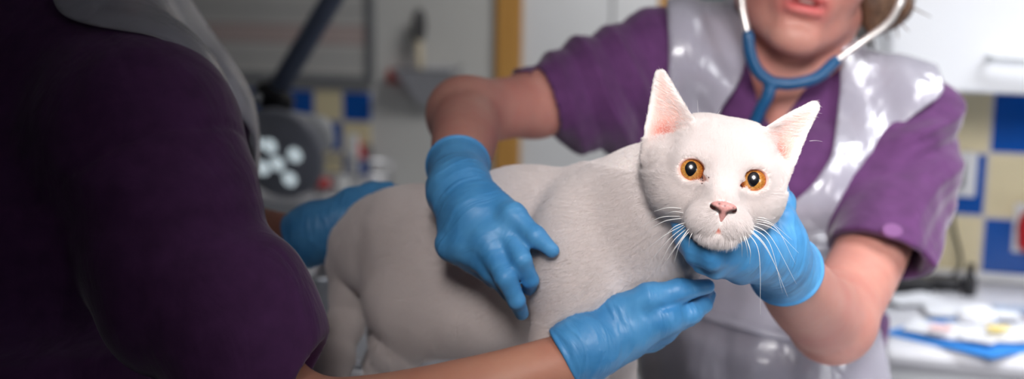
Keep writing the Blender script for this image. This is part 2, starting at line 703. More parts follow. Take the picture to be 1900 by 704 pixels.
def comb(P, N):
    """lie of the coat and hair length at each point"""
    x, y, z = head_local(P)
    n = len(P)
    rr = np.sqrt((x / 150) ** 2 + ((y - 10) / 160) ** 2 + ((z + 60) / 150) ** 2)
    hw = 1 / (1 + np.exp((rr - 1.0) / .09))                       # 1 on the head
    # body: from head to rump, sinking a little; down on legs and tail
    back = nrm(at(720, 430, 1.11) - at(1200, 400, .98))
    T = np.tile(back, (n, 1)) + np.array([0, 0, -.35])
    low = np.clip((at(950, 590, 1.0)[2] - P[:, 2]) / .05, 0, 1)
    px = (P - CAM) @ RT / ((P - CAM) @ FWD) * F + CX
    tail = np.clip((690 - px) / 30, 0, 1)
    dn = np.maximum(low, tail)[:, None]
    T = T * (1 - dn) + np.array([0, 0, -1.0]) * dn
    chest = np.clip((px - 1170) / 60, 0, 1)[:, None] * (1 - hw)[:, None]
    T = T * (1 - chest) + (np.array([0, 0, -1.0]) + RT * .15) * chest
    # head: away from the nose
    nose = hp(0, -62, 80)
    H = P - nose; H /= np.linalg.norm(H, axis=1, keepdims=True)
    H = H + .25 * HU * ((y > -20) * 1.0)[:, None] - .15 * HU * (((y < -85)) * 1.0)[:, None] + HR * (np.sign(x - 1) * (.5 + 1.3 * (y < -78) * (np.abs(x) < 34)) * (y < -70) * (y > -102) * (z > 20))[:, None] - .8 * HU * ((y < -104) * (z > 0))[:, None]
    for s in (-1, 1):
        e = P - hp(s * 59, 0, 0)
        d = np.linalg.norm(e, axis=1) / SH
        H += (e / (np.linalg.norm(e, axis=1, keepdims=True) + 1e-9)) * (1.6 * np.exp(-(d / 42) ** 2))[:, None]
    L = .0150 * np.ones(n)
    LH = np.interp(np.hypot(x, (y + 70)) + .6 * np.maximum(0, 60 - z), [0, 50, 110, 170, 260], [.0010, .0019, .0046, .0066, .0085])
    LH = np.where(y > -10, np.minimum(LH, .0046), LH)
    ear = np.zeros(n); inner = np.zeros(n)
    for E in EARS:
        ex, ey, en = ear_local(E, P.astype(np.float32))
        A, B, C = E['a'], E['b'], E['t']
        if (B - A)[0] * (C - A)[1] - (B - A)[1] * (C - A)[0] < 0: A, B = B, A
        d2 = tri2d(np.stack([ex, ey], 1).astype(np.float32), f32(A), f32(B), f32(C))
        w = (d2 < 14) * (ey > 12) * (np.abs(en) < 45)
        fr = (N @ E['n'] > .15) * w
        De = np.tile(E['y'], (n, 1)) + .12 * E['n']
        H = np.where((w > 0)[:, None], De, H)
        # inner tufts sweep from the inner edge across the cup
        sgn = np.sign((E['b'] - E['a'])[0])
        sw = E['x'] * sgn * .9 + E['y'] * .75 + E['n'] * .25
        side = (ex * sgn < 6)
        H = np.where(((fr > 0) & side)[:, None], sw, H)
        LH = np.where(w > 0, np.interp(ey, [0, 40, 160], [.0034, .0030, .0026]), LH)
        LH = np.where((fr > 0) & side, np.interp(ey, [0, 40, 110, 160], [.0075, .0105, .0075, .004]), LH)
        LH = np.where((fr > 0) & ~side, .0025, LH)
        ear = np.maximum(ear, w); inner = np.maximum(inner, fr)
    T = T * (1 - hw[:, None]) + H * hw[:, None]
    L = L * (1 - hw) + LH * hw
    L = np.where(ear > 0, LH, L)
    T = np.where((ear > 0)[:, None], H, T)
    x_, y_, z_ = head_local(P)
    nape = (np.abs(x_) > 92) & (y_ > -18) & (y_ < 95) & (z_ < -30)
    L = np.where(nape, np.minimum(L, .0032), L)
    legs = np.clip((TABLE_Z + .10 - P[:, 2]) / .04, 0, 1)
    L = L * (1 - .6 * legs)
    lift = np.where(ear > 0, .22, np.interp(hw, [0, 1], [.20, .34]))
    return T, L, hw, inner, lift


def grow_fur(count):
    c = CV[CQ].mean(1)
    cn = CN[CQ].mean(1); cn /= np.linalg.norm(cn, axis=1, keepdims=True) + 1e-9
    ar = .5 * np.linalg.norm(np.cross(CV[CQ[:, 2]] - CV[CQ[:, 0]], CV[CQ[:, 3]] - CV[CQ[:, 1]]), axis=1)
    T, L, hw, inner, lift = comb(c, cn)
    x, y, z = head_local(c)
    w = ar * (1 + 7.0 * hw)
    vis = ((CAM - c) * cn).sum(1) / np.linalg.norm(CAM - c, axis=1)
    w *= np.where(vis > -.25, 1.0, .3)
    w *= np.where(inner > 0, .11, 1.0)
    dep = (c - CAM) @ FWD
    py = CY - (c - CAM) @ UP / dep * F
    w *= np.where(py > 720, .25, 1.0)
    # bare: eye openings, nose, lips
    for s in (-1, 1):
        r = np.hypot((x - s * 60) / 25.0, (y - 1) / 22.0)
        w *= ~((r < 1.0) & (z > -60))
        w *= ~((np.hypot((x - s * 36) / 11, (y + 13) / 8) < 1) & (z > -40))
    w *= ~((np.hypot((x - 3) / 24, (y + 56) / 10) < 1) & (z > 56))
    w *= ~((np.abs(x - 3) < 11 * (1 - (-60 - y) / 26)) & (y < -58) & (y > -86) & (z > 56))
    w *= ~((np.hypot((x - 1) / 11, (y + 101) / 5.5) < 1) & (z > 40))
    my = -98.5 - 4.5 * np.clip(np.abs(x - 1) / 18, 0, 1)
    w *= ~((np.abs(y - my) < 2.8) & (np.abs(x - 1) < 28) & (z > 40))
    p = w / w.sum()
    pick = rng.choice(len(CQ), count, p=p)
    u, v = rng.random((2, count))
    q = CQ[pick]
    bl = lambda A: ((1 - u) * (1 - v))[:, None] * A[q[:, 0]] + (u * (1 - v))[:, None] * A[q[:, 1]] + (u * v)[:, None] * A[q[:, 2]] + ((1 - u) * v)[:, None] * A[q[:, 3]]
    P, N = bl(CV), bl(CN)
    N /= np.linalg.norm(N, axis=1, keepdims=True) + 1e-9
    T, L, hw, inner, lift = comb(P, N)
    cl = noise(P * 260)[:, None] * .35                               # clumps lean together
    cl2 = np.stack([noise(P * 110 + 11), noise(P * 110 + 37), noise(P * 110 + 71)], 1) * .22
    cl2 += np.stack([noise(P * 420 + 7), noise(P * 420 + 29), noise(P * 420 + 53)], 1) * (.15 + .30 * hw)[:, None]
    T = T + cl2 + rng.normal(0, .16, T.shape)
    T = T - N * np.einsum('ij,ij->i', T, N)[:, None]
    T /= np.linalg.norm(T, axis=1, keepdims=True) + 1e-9
    lift = np.clip(lift * (1 + rng.normal(0, .25, count)) + .05 * cl[:, 0], .05, .9)[:, None]
    L = (L * rng.uniform(.65, 1.15, count))[:, None]
    k = 5
    out = np.empty((count, k, 3), np.float32)
    for j in range(k):
        s = j / (k - 1)
        out[:, j] = P + L * (s * T * (1 - lift) * (.55 + .45 * s) + N * (lift * s * (1 - .28 * s)))
    r0 = np.where(hw > .5, .000062, .000110) * rng.uniform(.8, 1.2, count)
    R = r0[:, None] * np.array([1, .95, .8, .55, .12])[None]
    return out, R.astype(np.float32), CPK


NF = globals().get('NFUR', 520000)
HP_, HRD, _ = grow_fur(NF)
HP_ -= MAT[cat.name][:3, 3].astype(np.float32)
cu = bpy.data.hair_curves.new('fur')
cu.add_curves([HP_.shape[1]] * NF)
cu.position_data.foreach_set('vector', HP_.reshape(-1))
ra = cu.attributes.get('radius') or cu.attributes.new('radius', 'FLOAT', 'POINT')
ra.data.foreach_set('value', HRD.reshape(-1))
cu.materials.append(M_FUR)
fur = bpy.data.objects.new('fur', cu)
COL.objects.link(fur); fur.parent = cat
fur['label'] = 'short white coat'
fur['kind'] = 'stuff'

# ---- eyes
for s in (-1, 1):
    ec = hp(s * 59, 0, -25); er = 29.5 * SH
    look = nrm(CAM + np.array([0, 0, .02]) - ec)
    ex = nrm(HR - look * (HR @ look)); ey = np.cross(look, ex)
    V, Q = [], []
    nr, ns = 26, 40
    for i in range(nr + 1):
        th = math.pi * i / nr
        for j in range(ns):
            ph = 2 * math.pi * j / ns
            V.append(ec + er * (look * math.cos(th) + math.sin(th) * (ex * math.cos(ph) + ey * math.sin(ph))))
    for i in range(nr):
        for j in range(ns):
            Q.append((i * ns + j, i * ns + (j + 1) % ns, (i + 1) * ns + (j + 1) % ns, (i + 1) * ns + j)[::-1])
    V = np.array(V)
    lx = ((V - ec) @ ex) / er; ly = ((V - ec) @ ey) / er; lz = ((V - ec) @ look) / er
    if s < 0:
        t = NT('cat_eye')
        X, Y = t.attr('ex'), t.attr('ey')
        Z = t.attr('ez')
        # upright pupil, wide above and pointed below
        yy = t.math('ADD', Y, -.06)
        neg = t.math('MULTIPLY', t.math('MINIMUM', yy, 0.0), -.22)
        halfw = t.math('SUBTRACT', .395, neg)
        e = t.math('ADD', t.math('POWER', t.math('DIVIDE', t.math('ABSOLUTE', X), halfw), 2.0), t.math('POWER', t.math('DIVIDE', t.math('ABSOLUTE', yy), .50), 2.0))
        pup = t.ramp(e, [(.86, (0, 0, 0, 1)), (1.0, (1, 1, 1, 1))])
        r = t.math('SQRT', t.math('ADD', t.math('MULTIPLY', X, X), t.math('MULTIPLY', Y, Y)))
        vec = t.n('ShaderNodeCombineXYZ')
        ang = t.math('ARCTAN2', Y, X)
        t.l(t.math('MULTIPLY', t.math('COSINE', ang), 3.0), vec.inputs[0]); t.l(t.math('MULTIPLY', t.math('SINE', ang), 3.0), vec.inputs[1]); t.l(t.math('MULTIPLY', r, 2.0), vec.inputs[2])
        fib = t.noise(vec.outputs[0], 3.2, 5, .65)
        iris = t.ramp(fib, [(.30, srgb(146, 88, 34)), (.5, srgb(190, 132, 60)), (.72, srgb(216, 170, 98))])
        edge = t.ramp(r, [(.50, srgb(255, 255, 255)), (.74, srgb(235, 190, 140)), (.84, srgb(120, 60, 30))])
        mm = t.n('ShaderNodeMix', data_type='RGBA', blend_type='MULTIPLY')
        mm.inputs[0].default_value = 1.0
        t.l(iris, mm.inputs[6]); t.l(edge, mm.inputs[7])
        colr = t.mix(pup, (.004, .004, .006, 1), mm.outputs[2])
        limb = t.ramp(r, [(.84, (0, 0, 0, 1)), (.88, (1, 1, 1, 1))])
        colr = t.mix(limb, colr, srgb(70, 40, 30))
        b = t.bsdf(colr, .25, Coat_Weight=1.0, Coat_Roughness=.01, Coat_IOR=1.45)
        M_EYE = t.m
    obj('eye', V, Q, M_EYE, cat, attr={'ex': lx, 'ey': ly, 'ez': lz}, label='amber eye with a large upright pupil')

# ---- nose leather
S = Sdf()
S.add(hell((3, -55, 71), (20, 9.5, 16)))
NOSTRIL = [[(3 + s * 8.5, -65.5, 88), (3 + s * 12, -63.5, 86), (3 + s * 18, -60.5, 81), (3 + s * 26, -56, 70)] for s in (-1, 1)]
for s in (-1, 1):
    S.add(hell((3 + s * 14, -57, 70), (11, 7.5, 13)), .002)
S.add(hcone((3, -60, 76), (2.5, -80, 74), 10.5, 3.2), .002)
for nl in NOSTRIL:
    for p_, q_, r0, r1 in zip(nl[:-1], nl[1:], (2.6, 3.2, 2.4), (3.2, 2.4, 1.5)):
        S.sub(hcone(p_, q_, r0, r1), .0008)
S.sub(hcone((3, -66, 87.5), (2.5, -84, 79), .8, 1.0), .001)
V, Q = mesh_sdf(S, hp(0, -66, 68) - .019, hp(0, -66, 68) + .019, .0006)
x, y, z = head_local(V)
dark = np.zeros(len(V))
for nl in NOSTRIL:
    for p_, q_, r0 in zip(nl[:-1], nl[1:], (4.4, 4.8, 3.8)):
        p_, q_ = np.array(p_[:2], float), np.array(q_[:2], float)
        w_ = np.stack([x, y], 1) - p_
        tt = np.clip(w_ @ (q_ - p_) / ((q_ - p_) @ (q_ - p_)), 0, 1)
        dd = np.linalg.norm(w_ - tt[:, None] * (q_ - p_), axis=1)
        dark = np.maximum(dark, np.clip(1.5 - dd / r0, 0, 1))
for dx, dy in ((3, -53), (19, -54), (-7, -51)):
    dark = np.maximum(dark, .8 * np.exp(-((x - dx) / 1.9) ** 2 - ((y - dy) / 1.9) ** 2))
t = NT('nose_leather')
vv = t.coord()
n = t.noise(vv, 900, 3)
c = t.ramp(n, [(.3, srgb(208, 146, 140)), (.7, srgb(224, 168, 161))])
c = t.mix(t.attr('dark'), c, srgb(58, 22, 18))
b = t.bsdf(c, .42)
b.inputs['Subsurface Weight'].default_value = .2
b.inputs['Subsurface Radius'].default_value = (.003, .0012, .001)
t.bump(n, b, .35, .0004)
obj('nose', V, Q, t.m, cat, attr={'dark': dark}, label='pink nose with dark nostrils')

# ---- dried specks at the inner eye corners
M_SPECK = plain('tear_crust', srgb(96, 50, 44), .7)
for (x, y, z, r) in ((-34, -17, 4, 2.6), (-28, -8, 4, 1.7), (-37, -21, 3, 1.6), (37, -18, 4, 1.8), (34, -12, 4, 1.3)):
    P0 = np.array(hp(x, y, 40))
    d = -HF
    for i in range(60):                         # walk in to the skin
        v = float(CS(f32(P0[None]))[0])
        if v < .0002: break
        P0 = P0 + d * max(v * .7, .0002)
    V, Q = mesh_sdf(Sdf().add(ell(P0, (r * SH, r * SH * .8, r * SH * .7))).displace(lambda P: .0003 * noise(P * 2000)), P0 - r * SH * 1.8, P0 + r * SH * 1.8, r * SH / 5)
    obj('tear_speck', V, Q, M_SPECK, cat)

# ---- whiskers: (root x, y in photo px) -> via -> tip
t = NT('whisker_hair')
b = t.bsdf(srgb(250, 248, 245), .35)
M_WH = t.m
WL = [((1268, 388), (1238, 386), (1192, 400)), ((1266, 402), (1226, 404), (1180, 427)), ((1268, 405), (1230, 412), (1190, 436)),
      ((1272, 416), (1232, 438), (1194, 468)), ((1274, 418), (1240, 446), (1202, 492)), ((1278, 421), (1246, 452), (1216, 508)),
      ((1280, 423), (1252, 462), (1226, 500)), ((1284, 424), (1262, 452), (1250, 492)), ((1276, 412), (1248, 424), (1214, 462)),
      ((1288, 427), (1280, 442), (1278, 460)), ((1270, 396), (1250, 393), (1232, 400)), ((1282, 420), (1266, 440), (1240, 476))]
WR = [((1394, 406), (1430, 414), (1470, 446)), ((1392, 416), (1430, 440), (1478, 528)), ((1390, 420), (1428, 452), (1452, 544)),
      ((1386, 424), (1418, 456), (1450, 516)), ((1384, 428), (1408, 470), (1411, 584)), ((1380, 430), (1392, 466), (1391, 490)),
      ((1376, 432), (1384, 452), (1388, 478)), ((1394, 412), (1436, 426), (1482, 470)), ((1398, 404), (1420, 406), (1444, 420)),
      ((1372, 434), (1376, 450), (1377, 478)), ((1388, 422), (1424, 462), (1462, 552)), ((1396, 409), (1440, 424), (1476, 490))]
for g, s in ((WL, -1), (WR, 1)):
    for (rx, ry), (mx_, my), (tx, ty) in g:
        P0 = at(rx, ry, .80); d = nrm(P0 - CAM)
        for i in range(80):
            v = float(CS(f32(P0[None]))[0])
            if v < .0003: break
            P0 = P0 + d * max(v * .7, .0003)
        D0 = float((P0 - CAM) @ FWD)
        L = math.hypot(tx - rx, ty - ry) / 150
        pts = spline([P0 + d * .002, at(mx_, my, D0 - .004 + .004 * L), at(tx, ty, D0 + .006 + .012 * L)], 9)
        V, Q = tube(pts, np.interp(np.linspace(0, 1, len(pts)), [0, .3, 1], [.00034, .00027, .00006]), 6)
        obj('whisker', V, Q, M_WH, cat)
for (a, m_, c_) in (((1296, 218), (1295, 205), (1294, 186)), ((1330, 214), (1334, 208), (1337, 203)), ((1502, 262), (1514, 261), (1526, 263))):
    pts = spline([at(*a, .875), at(*m_, .874), at(*c_, .874)], 6)
    V, Q = tube(pts, np.linspace(.00011, .00004, len(pts)), 5)
    obj('whisker', V, Q, M_WH, cat, label='stray long hair above the eye')
# ================================================================== people
def fabric(name, col, folds=0.25, scale=22.0, sheen=.25):
    t = NT(name)
    v = t.coord()
    n = t.noise(v, 60, 4)
    lo = tuple(c * .86 for c in col[:3]) + (1,); hi = tuple(min(1, c * 1.14) for c in col[:3]) + (1,)
    b = t.bsdf(t.ramp(n, [(.3, lo), (.7, hi)]), .82, Specular_IOR_Level=.2)
    b.inputs['Sheen Weight'].default_value = sheen
    b.inputs['Sheen Roughness'].default_value = .4
    w1 = t.noise(v, 900, 2)
    big = t.noise(t.coord((1, 1, .45)), scale, 3, .5, .8)
    hgt = t.math('ADD', t.math('MULTIPLY', w1, .02), big)
    t.bump(hgt, b, folds * 1.6, .008)
    return t.m


def skin_mat(name, base, red):
    t = NT(name)
    v = t.coord()
    n = t.noise(v, 14, 4, .6)
    n2 = t.noise(v, 90, 3)
    c = t.ramp(n, [(.3, base), (.72, red)])
    c = t.mix(t.attr('lips'), c, srgb(196, 92, 92))
    c = t.mix(t.attr('inside'), c, srgb(110, 38, 36))
    b = t.bsdf(c, .48, Specular_IOR_Level=.4)
    b.inputs['Subsurface Weight'].default_value = .15
    b.inputs['Subsurface Radius'].default_value = (.012, .004, .002)
    t.bump(t.noise(v, 420, 3), b, .12, .0008)
    t.m['n2'] = 0
    return t.m


M_SKIN = skin_mat('fair_skin', srgb(192, 140, 126), srgb(180, 114, 104))
M_SKIN_WARM = skin_mat('warm_skin', srgb(190, 136, 112), srgb(178, 116, 96))
M_SCRUB = fabric('purple_scrub_cloth', srgb(86, 48, 92))
M_TROUSER = fabric('navy_trouser_cloth', srgb(34, 36, 56), .2)
M_SHOE = plain('white_shoe_leather', srgb(225, 225, 225), .5)
M_HAIR = None

t = NT('brown_hair')
v = t.coord((60, 60, 6))
c = t.ramp(t.noise(v, 6, 4), [(.3, srgb(58, 40, 30)), (.7, srgb(120, 88, 64))])
b = t.bsdf(c, .45)
t.bump(t.noise(v, 12, 3), b, .6, .004)
M_HAIR = t.m
t = NT('dark_hair')
v = t.coord((60, 60, 6))
b = t.bsdf(t.ramp(t.noise(v, 6, 4), [(.3, srgb(22, 16, 14)), (.7, srgb(50, 36, 30))]), .45)
t.bump(t.noise(v, 12, 3), b, .6, .004)
M_DARKHAIR = t.m


def film_mat(name, tint, opac, seed):
    """thin milky polythene: part clear, part white, glossy creases"""
    t = NT(name)
    v = t.coord()
    mp = t.n('ShaderNodeMapping'); mp.inputs['Location'].default_value = (seed, seed * .7, 0); mp.inputs['Scale'].default_value = (1.5, 1.5, .55)
    t.l(v, mp.inputs[0])
    cr = t.noise(mp.outputs[0], 9, 2, .45, 1.2)
    rid = t.math('ABSOLUTE', t.math('SUBTRACT', cr, .5))
    fine = t.noise(mp.outputs[0], 34, 2, .5, 1.5)
    h = t.math('ADD', t.math('MULTIPLY', rid, 1.6), t.math('MULTIPLY', fine, .32))
    bp = t.n('ShaderNodeBump'); bp.inputs['Strength'].default_value = .55; bp.inputs['Distance'].default_value = .007
    t.l(h, bp.inputs['Height'])
    d = t.n('ShaderNodeBsdfDiffuse'); d.inputs[0].default_value = tint
    tl = t.n('ShaderNodeBsdfTranslucent'); tl.inputs[0].default_value = tint
    g = t.n('ShaderNodeBsdfGlossy'); g.inputs['Roughness'].default_value = .20; g.inputs[0].default_value = (1, 1, 1, 1)
    tp = t.n('ShaderNodeBsdfTransparent')
    for x in (d, tl, g): t.l(bp.outputs[0], x.inputs['Normal'])
    m1 = t.n('ShaderNodeMixShader'); m1.inputs[0].default_value = .3
    t.l(d.outputs[0], m1.inputs[1]); t.l(tl.outputs[0], m1.inputs[2])
    m2 = t.n('ShaderNodeMixShader')
    op = t.ramp(cr, [(.25, (opac - .05,) * 3 + (1,)), (.75, (min(1, opac + .08),) * 3 + (1,))])
    t.l(op, m2.inputs[0]); t.l(tp.outputs[0], m2.inputs[1]); t.l(m1.outputs[0], m2.inputs[2])
    m3 = t.n('ShaderNodeMixShader')
    fr = t.n('ShaderNodeFresnel'); fr.inputs[0].default_value = 1.5
    t.l(bp.outputs[0], fr.inputs['Normal'])
    t.l(t.math('MULTIPLY', t.math('ADD', fr.outputs[0], .02), .8), m3.inputs[0])
    t.l(m2.outputs[0], m3.inputs[1]); t.l(g.outputs[0], m3.inputs[2])
    t.l(m3.outputs[0], t.out.inputs[0])
    return t.m


M_FILM = film_mat('apron_polythene', srgb(200, 197, 210), .56, 0.0)


def glove_mat(name, axis):
    t = NT(name)
    a = nrm(axis)
    q = Vector((0, 0, 1)).rotation_difference(Vector(a)).inverted().to_euler()
    # creases run across the hand: stretch noise sideways, tight along the axis
    v = t.coord((1, 1, 1), tuple(q))
    mp = t.n('ShaderNodeMapping'); mp.inputs['Scale'].default_value = (16, 16, 62)
    t.l(v, mp.inputs[0])
    n1 = t.noise(mp.outputs[0], 1.0, 3, .55, 1.0)
    rid = t.math('ABSOLUTE', t.math('SUBTRACT', n1, .5))
    n2 = t.noise(v, 160, 3)
    c = t.ramp(t.noise(v, 40, 3), [(.3, srgb(64, 136, 192)), (.7, srgb(86, 156, 208))])
    b = t.bsdf(c, .46, Specular_IOR_Level=.45)
    b.inputs['Subsurface Weight'].default_value = .08
    b.inputs['Subsurface Radius'].default_value = (.002, .003, .005)
    t.bump(t.math('ADD', t.math('MULTIPLY', rid, 2.0), t.math('MULTIPLY', n2, .06)), b, .32, .0030)
    return t.m


def limb(S, pts, k, m=6):
    """one smooth tapering limb through [(point, radius)]"""
    A = np.array([list(p) + [r] for p, r in pts])
    B = spline(A, m)
    L = Sdf()
    for a_, b_ in zip(B[:-1], B[1:]):
        L.add(cone(a_[:3], b_[:3], a_[3], b_[3]), .003)
    S.add(L, k)


def P3(seq):
    """[(px, py, D, r_px)] -> [(point, r_m)]"""
    return [(at(x, y, D), r * D / F) for x, y, D, r in seq]


def glove(person, wrist, cuff, mcps, fingers, thumb, palm_pts=(), h=.0012, creases=()):
    """wrist, cuff: (px,py,D,r_px); fingers: chains starting at their knuckle"""
    W, C = P3([wrist])[0], P3([cuff])[0]
    S = Sdf()
    k = .012
    ks = P3(mcps)
    for p, r in ks:
        S.add(cone(W[0], p, W[1] * .80, r), .016)
    for a, b_ in zip(ks[:-1], ks[1:]):
        S.add(cone(a[0], b_[0], a[1], b_[1]), .010)
    for q in palm_pts:
        p, r = P3([q])[0]
        S.add(ell(p, (r, r, r)), .012)
    for fch in fingers:
        ch = P3(fch)
        F_ = Sdf()
        for (p, r), (q, s) in zip(ch[:-1], ch[1:]):
            F_.add(cone(p, q, r, s), .003)
        S.add(F_, .006)
    ch = P3(thumb)
    F_ = Sdf()
    for (p, r), (q, s) in zip(ch[:-1], ch[1:]):
        F_.add(cone(p, q, r, s), .006)
    S.add(F_, .006)
    # sleeve of the glove up the forearm, open at the cuff with a rolled bead
    ax = nrm(C[0] - W[0]); L = np.linalg.norm(C[0] - W[0])
    S.add(cone(W[0], C[0], W[1], C[1]), .014)
    e1, e2, _ = frame_of(ax)
    hand_ax = nrm(ks[len(ks) // 2][0] - W[0])
    Wc = f32(W[0]); axf = f32(ax); haf = f32(hand_ax)

    def wr(P):
        q = P - Wc
        s = q @ haf
        u = noise(P * 55 + 5) * .5
        a = noise(np.stack([(s + .006 * u) * 190, (q @ f32(np.cross(hand_ax, FWD))) * 36, (q @ f32(FWD)) * 36], 1))
        near = np.exp(-(s / .05) ** 2)
        m = .35 + .65 * near
        return (-.0008 * (1 - np.abs(a) * 2.4).clip(0, 1) ** 2 * m + .0004 * noise(P * 90) * m).astype(np.float32)
    S.displace(wr)
    for cr in creases:
        a, b_ = P3([cr[0]])[0], P3([cr[1]])[0]
        S.sub(cone(a[0], b_[0], a[1], b_[1]), .003)
    S2 = Sdf().add(S)
    # cuff: bead ring, hollow mouth
    def bead(P):
        q = P - f32(C[0])
        s = q @ axf
        rr = np.sqrt(np.maximum(np.einsum('ij,ij->i', q, q) - s * s, 0))
        wob = .0016 * noise(P * 45 + 3)
        return np.hypot(rr - (C[1] + .0004), s + wob) - .0017
    S2.cut(slab(C[0], ax), .0015)
    S2.add(bead, .0015)
    dp = min(.018, L * .6)
    S2.sub(cone(C[0] - ax * dp, C[0] + ax * .02, C[1] * .76, C[1] - .0010), .0008)
    allp = np.array([W[0], C[0]] + [p for p, r in ks] + [p for f_ in fingers for p, r in P3(f_)] + [p for p, r in P3(thumb)])
    m = max(W[1], C[1]) + .008
    V, Q = mesh_sdf(S2, allp.min(0) - m, allp.max(0) + m, h)
    return obj('glove', V, Q, glove_mat('blue_nitrile', hand_ax), person, label='blue nitrile glove')


def head_sdf(S, o, M, sc=1.0, k=.02):
    """o: head centre, rows of M: right, up, face direction"""
    p = lambda x, y, z: o + sc * (x * M[0] + y * M[1] + z * M[2])
    e = lambda c, r: ell(p(*c), np.array(r) * sc, M)
    cn = lambda a, b_, ra, rb: cone(p(*a), p(*b_), ra * sc, rb * sc)
    S.add(e((0, .035, -.02), (.074, .092, .096)), k)
    S.add(e((0, -.025, .028), (.062, .082, .056)), k)
    for s in (-1, 1):
        S.add(cn((s * .052, -.055, -.005), (s * .012, -.098, .056), .022, .019), .02)
        S.add(e((s * .036, -.028, .052), (.026, .026, .026)), .02)          # cheeks
    S.add(e((0, -.101, .066), (.020, .015, .015)), .016)                    # chin
    S.add(e((0, -.062, .070), (.032, .028, .020)), .014)                    # muzzle
    S.add(cn((0, .005, .078), (0, -.034, .100), .009, .012), .012)
    for s in (-1, 1):
        S.add(e((s * .012, -.037, .090), (.008, .007, .009)), .006)
        S.sub(e((s * .032, .006, .086), (.017, .011, .014)), .012)          # sockets
        S.add(e((s * .032, .005, .064), (.0165, .0135, .014)), .004)        # lids
        S.add(e((s * .078, -.008, -.012), (.010, .030, .019)), .008)        # ears
    S.add(e((0, -.0585, .0875), (.024, .0055, .0075)), .005)                # upper lip
    S.add(e((0, -.0745, .0865), (.022, .0070, .0085)), .005)                # lower lip
    S.sub(e((0, -.0650, .096), (.0235, .0042, .016)), .003)                 # mouth
    S.sub(e((0, -.087, .086), (.022, .004, .006)), .008)
    return p, e, cn


def lip_attr(V, o, M, sc=1.0):
    q = (V - o) / sc
    x, y, z = q @ M[0], q @ M[1], q @ M[2]
    lips = np.exp(-(((x / .026) ** 2) ** 2)) * np.exp(-(((y + .0665) / .0135) ** 4)) * (z > .072)
    ins = np.exp(-(((x / .023) ** 2) ** 2)) * np.exp(-(((y + .065) / .0036) ** 4)) * (z > .06) * (z < .0885)
    return lips, ins


def legs(person, hip, dx, mat, foot_fwd, spread=.10, sdf_extra=None):
    """trousers and shoes from hip centre down to the floor"""
    r = nrm(dx)
    S = Sdf()
    S.add(ell(hip + np.array([0, 0, .02]), (.165, .12, .14), np.stack([r, nrm(np.cross([0, 0, 1], r)), [0, 0, 1]])))
    feet = []
    for s in (-1, 1):
        a = hip + r * s * spread * .9 - np.array([0, 0, .08]); k_ = np.array([a[0], a[1], .48]) + foot_fwd * .03 + r * s * .01
        f_ = np.array([a[0], a[1], .075]) + r * s * .02
        S.add(cone(a, k_, .088, .066), .03); S.add(cone(k_, f_, .066, .058), .02)
        feet.append(f_)
    S.cut(slab((0, 0, .06), (0, 0, -1)), .004)
    S.displace(lambda P: (.005 * noise(P * np.array([9, 9, 4], np.float32) * 2.2)).astype(np.float32))
    V, Q = mesh_sdf(S, hip - np.array([.30, .30, hip[2] - .03]), hip + np.array([.30, .30, .2]), .008)
    obj('trousers', V, Q, mat, person)
    for f_ in feet:
        S = Sdf()
        c = np.array([f_[0], f_[1], .04])
        S.add(cone(c - foot_fwd * .06, c + foot_fwd * .12, .038, .034)); S.add(cone(c, c + np.array([0, 0, .05]), .04, .042), .03)
        S.cut(slab((0, 0, .004), (0, 0, -1)), .004)
        V, Q = mesh_sdf(S, c - .2, c + .2, .006)
        obj('shoe', V, Q, M_SHOE, person)


def hit(S_, px, py, D=.5):
    P0 = at(px, py, D); d = nrm(P0 - CAM)
    for i in range(120):
        v_ = float(S_(f32(P0[None]))[0])
        if v_ < .0004: break
        P0 = P0 + d * max(v_ * .7, .0004)
    return P0


def folds(P, d, freq, amp, warp, seed=0.0, along=None):
    """rolling cloth folds with crests across direction d"""
    d = f32(nrm(d))
    s = P @ d
    u = noise(P * 6.0 + seed) * warp
    a = np.sin(s * freq + u * 6.0)
    m = .5 + .5 * noise(P * 7.0 + seed + 50)
    return (amp * (a * np.abs(a)) * m).astype(np.float32)


# ------------------------------------------------------------------ the vet behind the table
vet_loc = at(1420, 704, 1.60); vet_loc = np.array([vet_loc[0], vet_loc[1], 0])
vet = thing('person', 'person with a stethoscope leaning over the table with a gloved hand under the cat chin', 'person', vet_loc)

LSH, LEL, LWR = at(1195, 122, 1.42), at(862, 212, 1.235), at(850, 330, 1.0)
RSH, REL, RWR = at(1690, 222, 1.39), at(1545, 597, 1.135), at(1452, 498, .955)
NECK = at(1490, 150, 1.43)


def vet_torso(S, off=0.0):
    B = np.stack([nrm(RT), np.cross(FWD, RT) * -1, FWD])
    S.add(ell(at(1455, 330, 1.475), (.158 + off, .200 + off, .105 + off)))
    S.add(ell(at(1425, 620, 1.53), (.142 + off, .21 + off, .105 + off)), .06)
    S.add(ell(at(1412, 860, 1.58), (.160 + off, .16 + off, .115 + off)), .06)
    S.add(cone(NECK, RSH, .050 + off, .050 + off), .05)
    S.add(cone(NECK, LSH, .050 + off, .050 + off), .05)
    S.add(cone(at(1430, 62, 1.46), at(1260, 90, 1.45), .040 + off, .044 + off), .04)


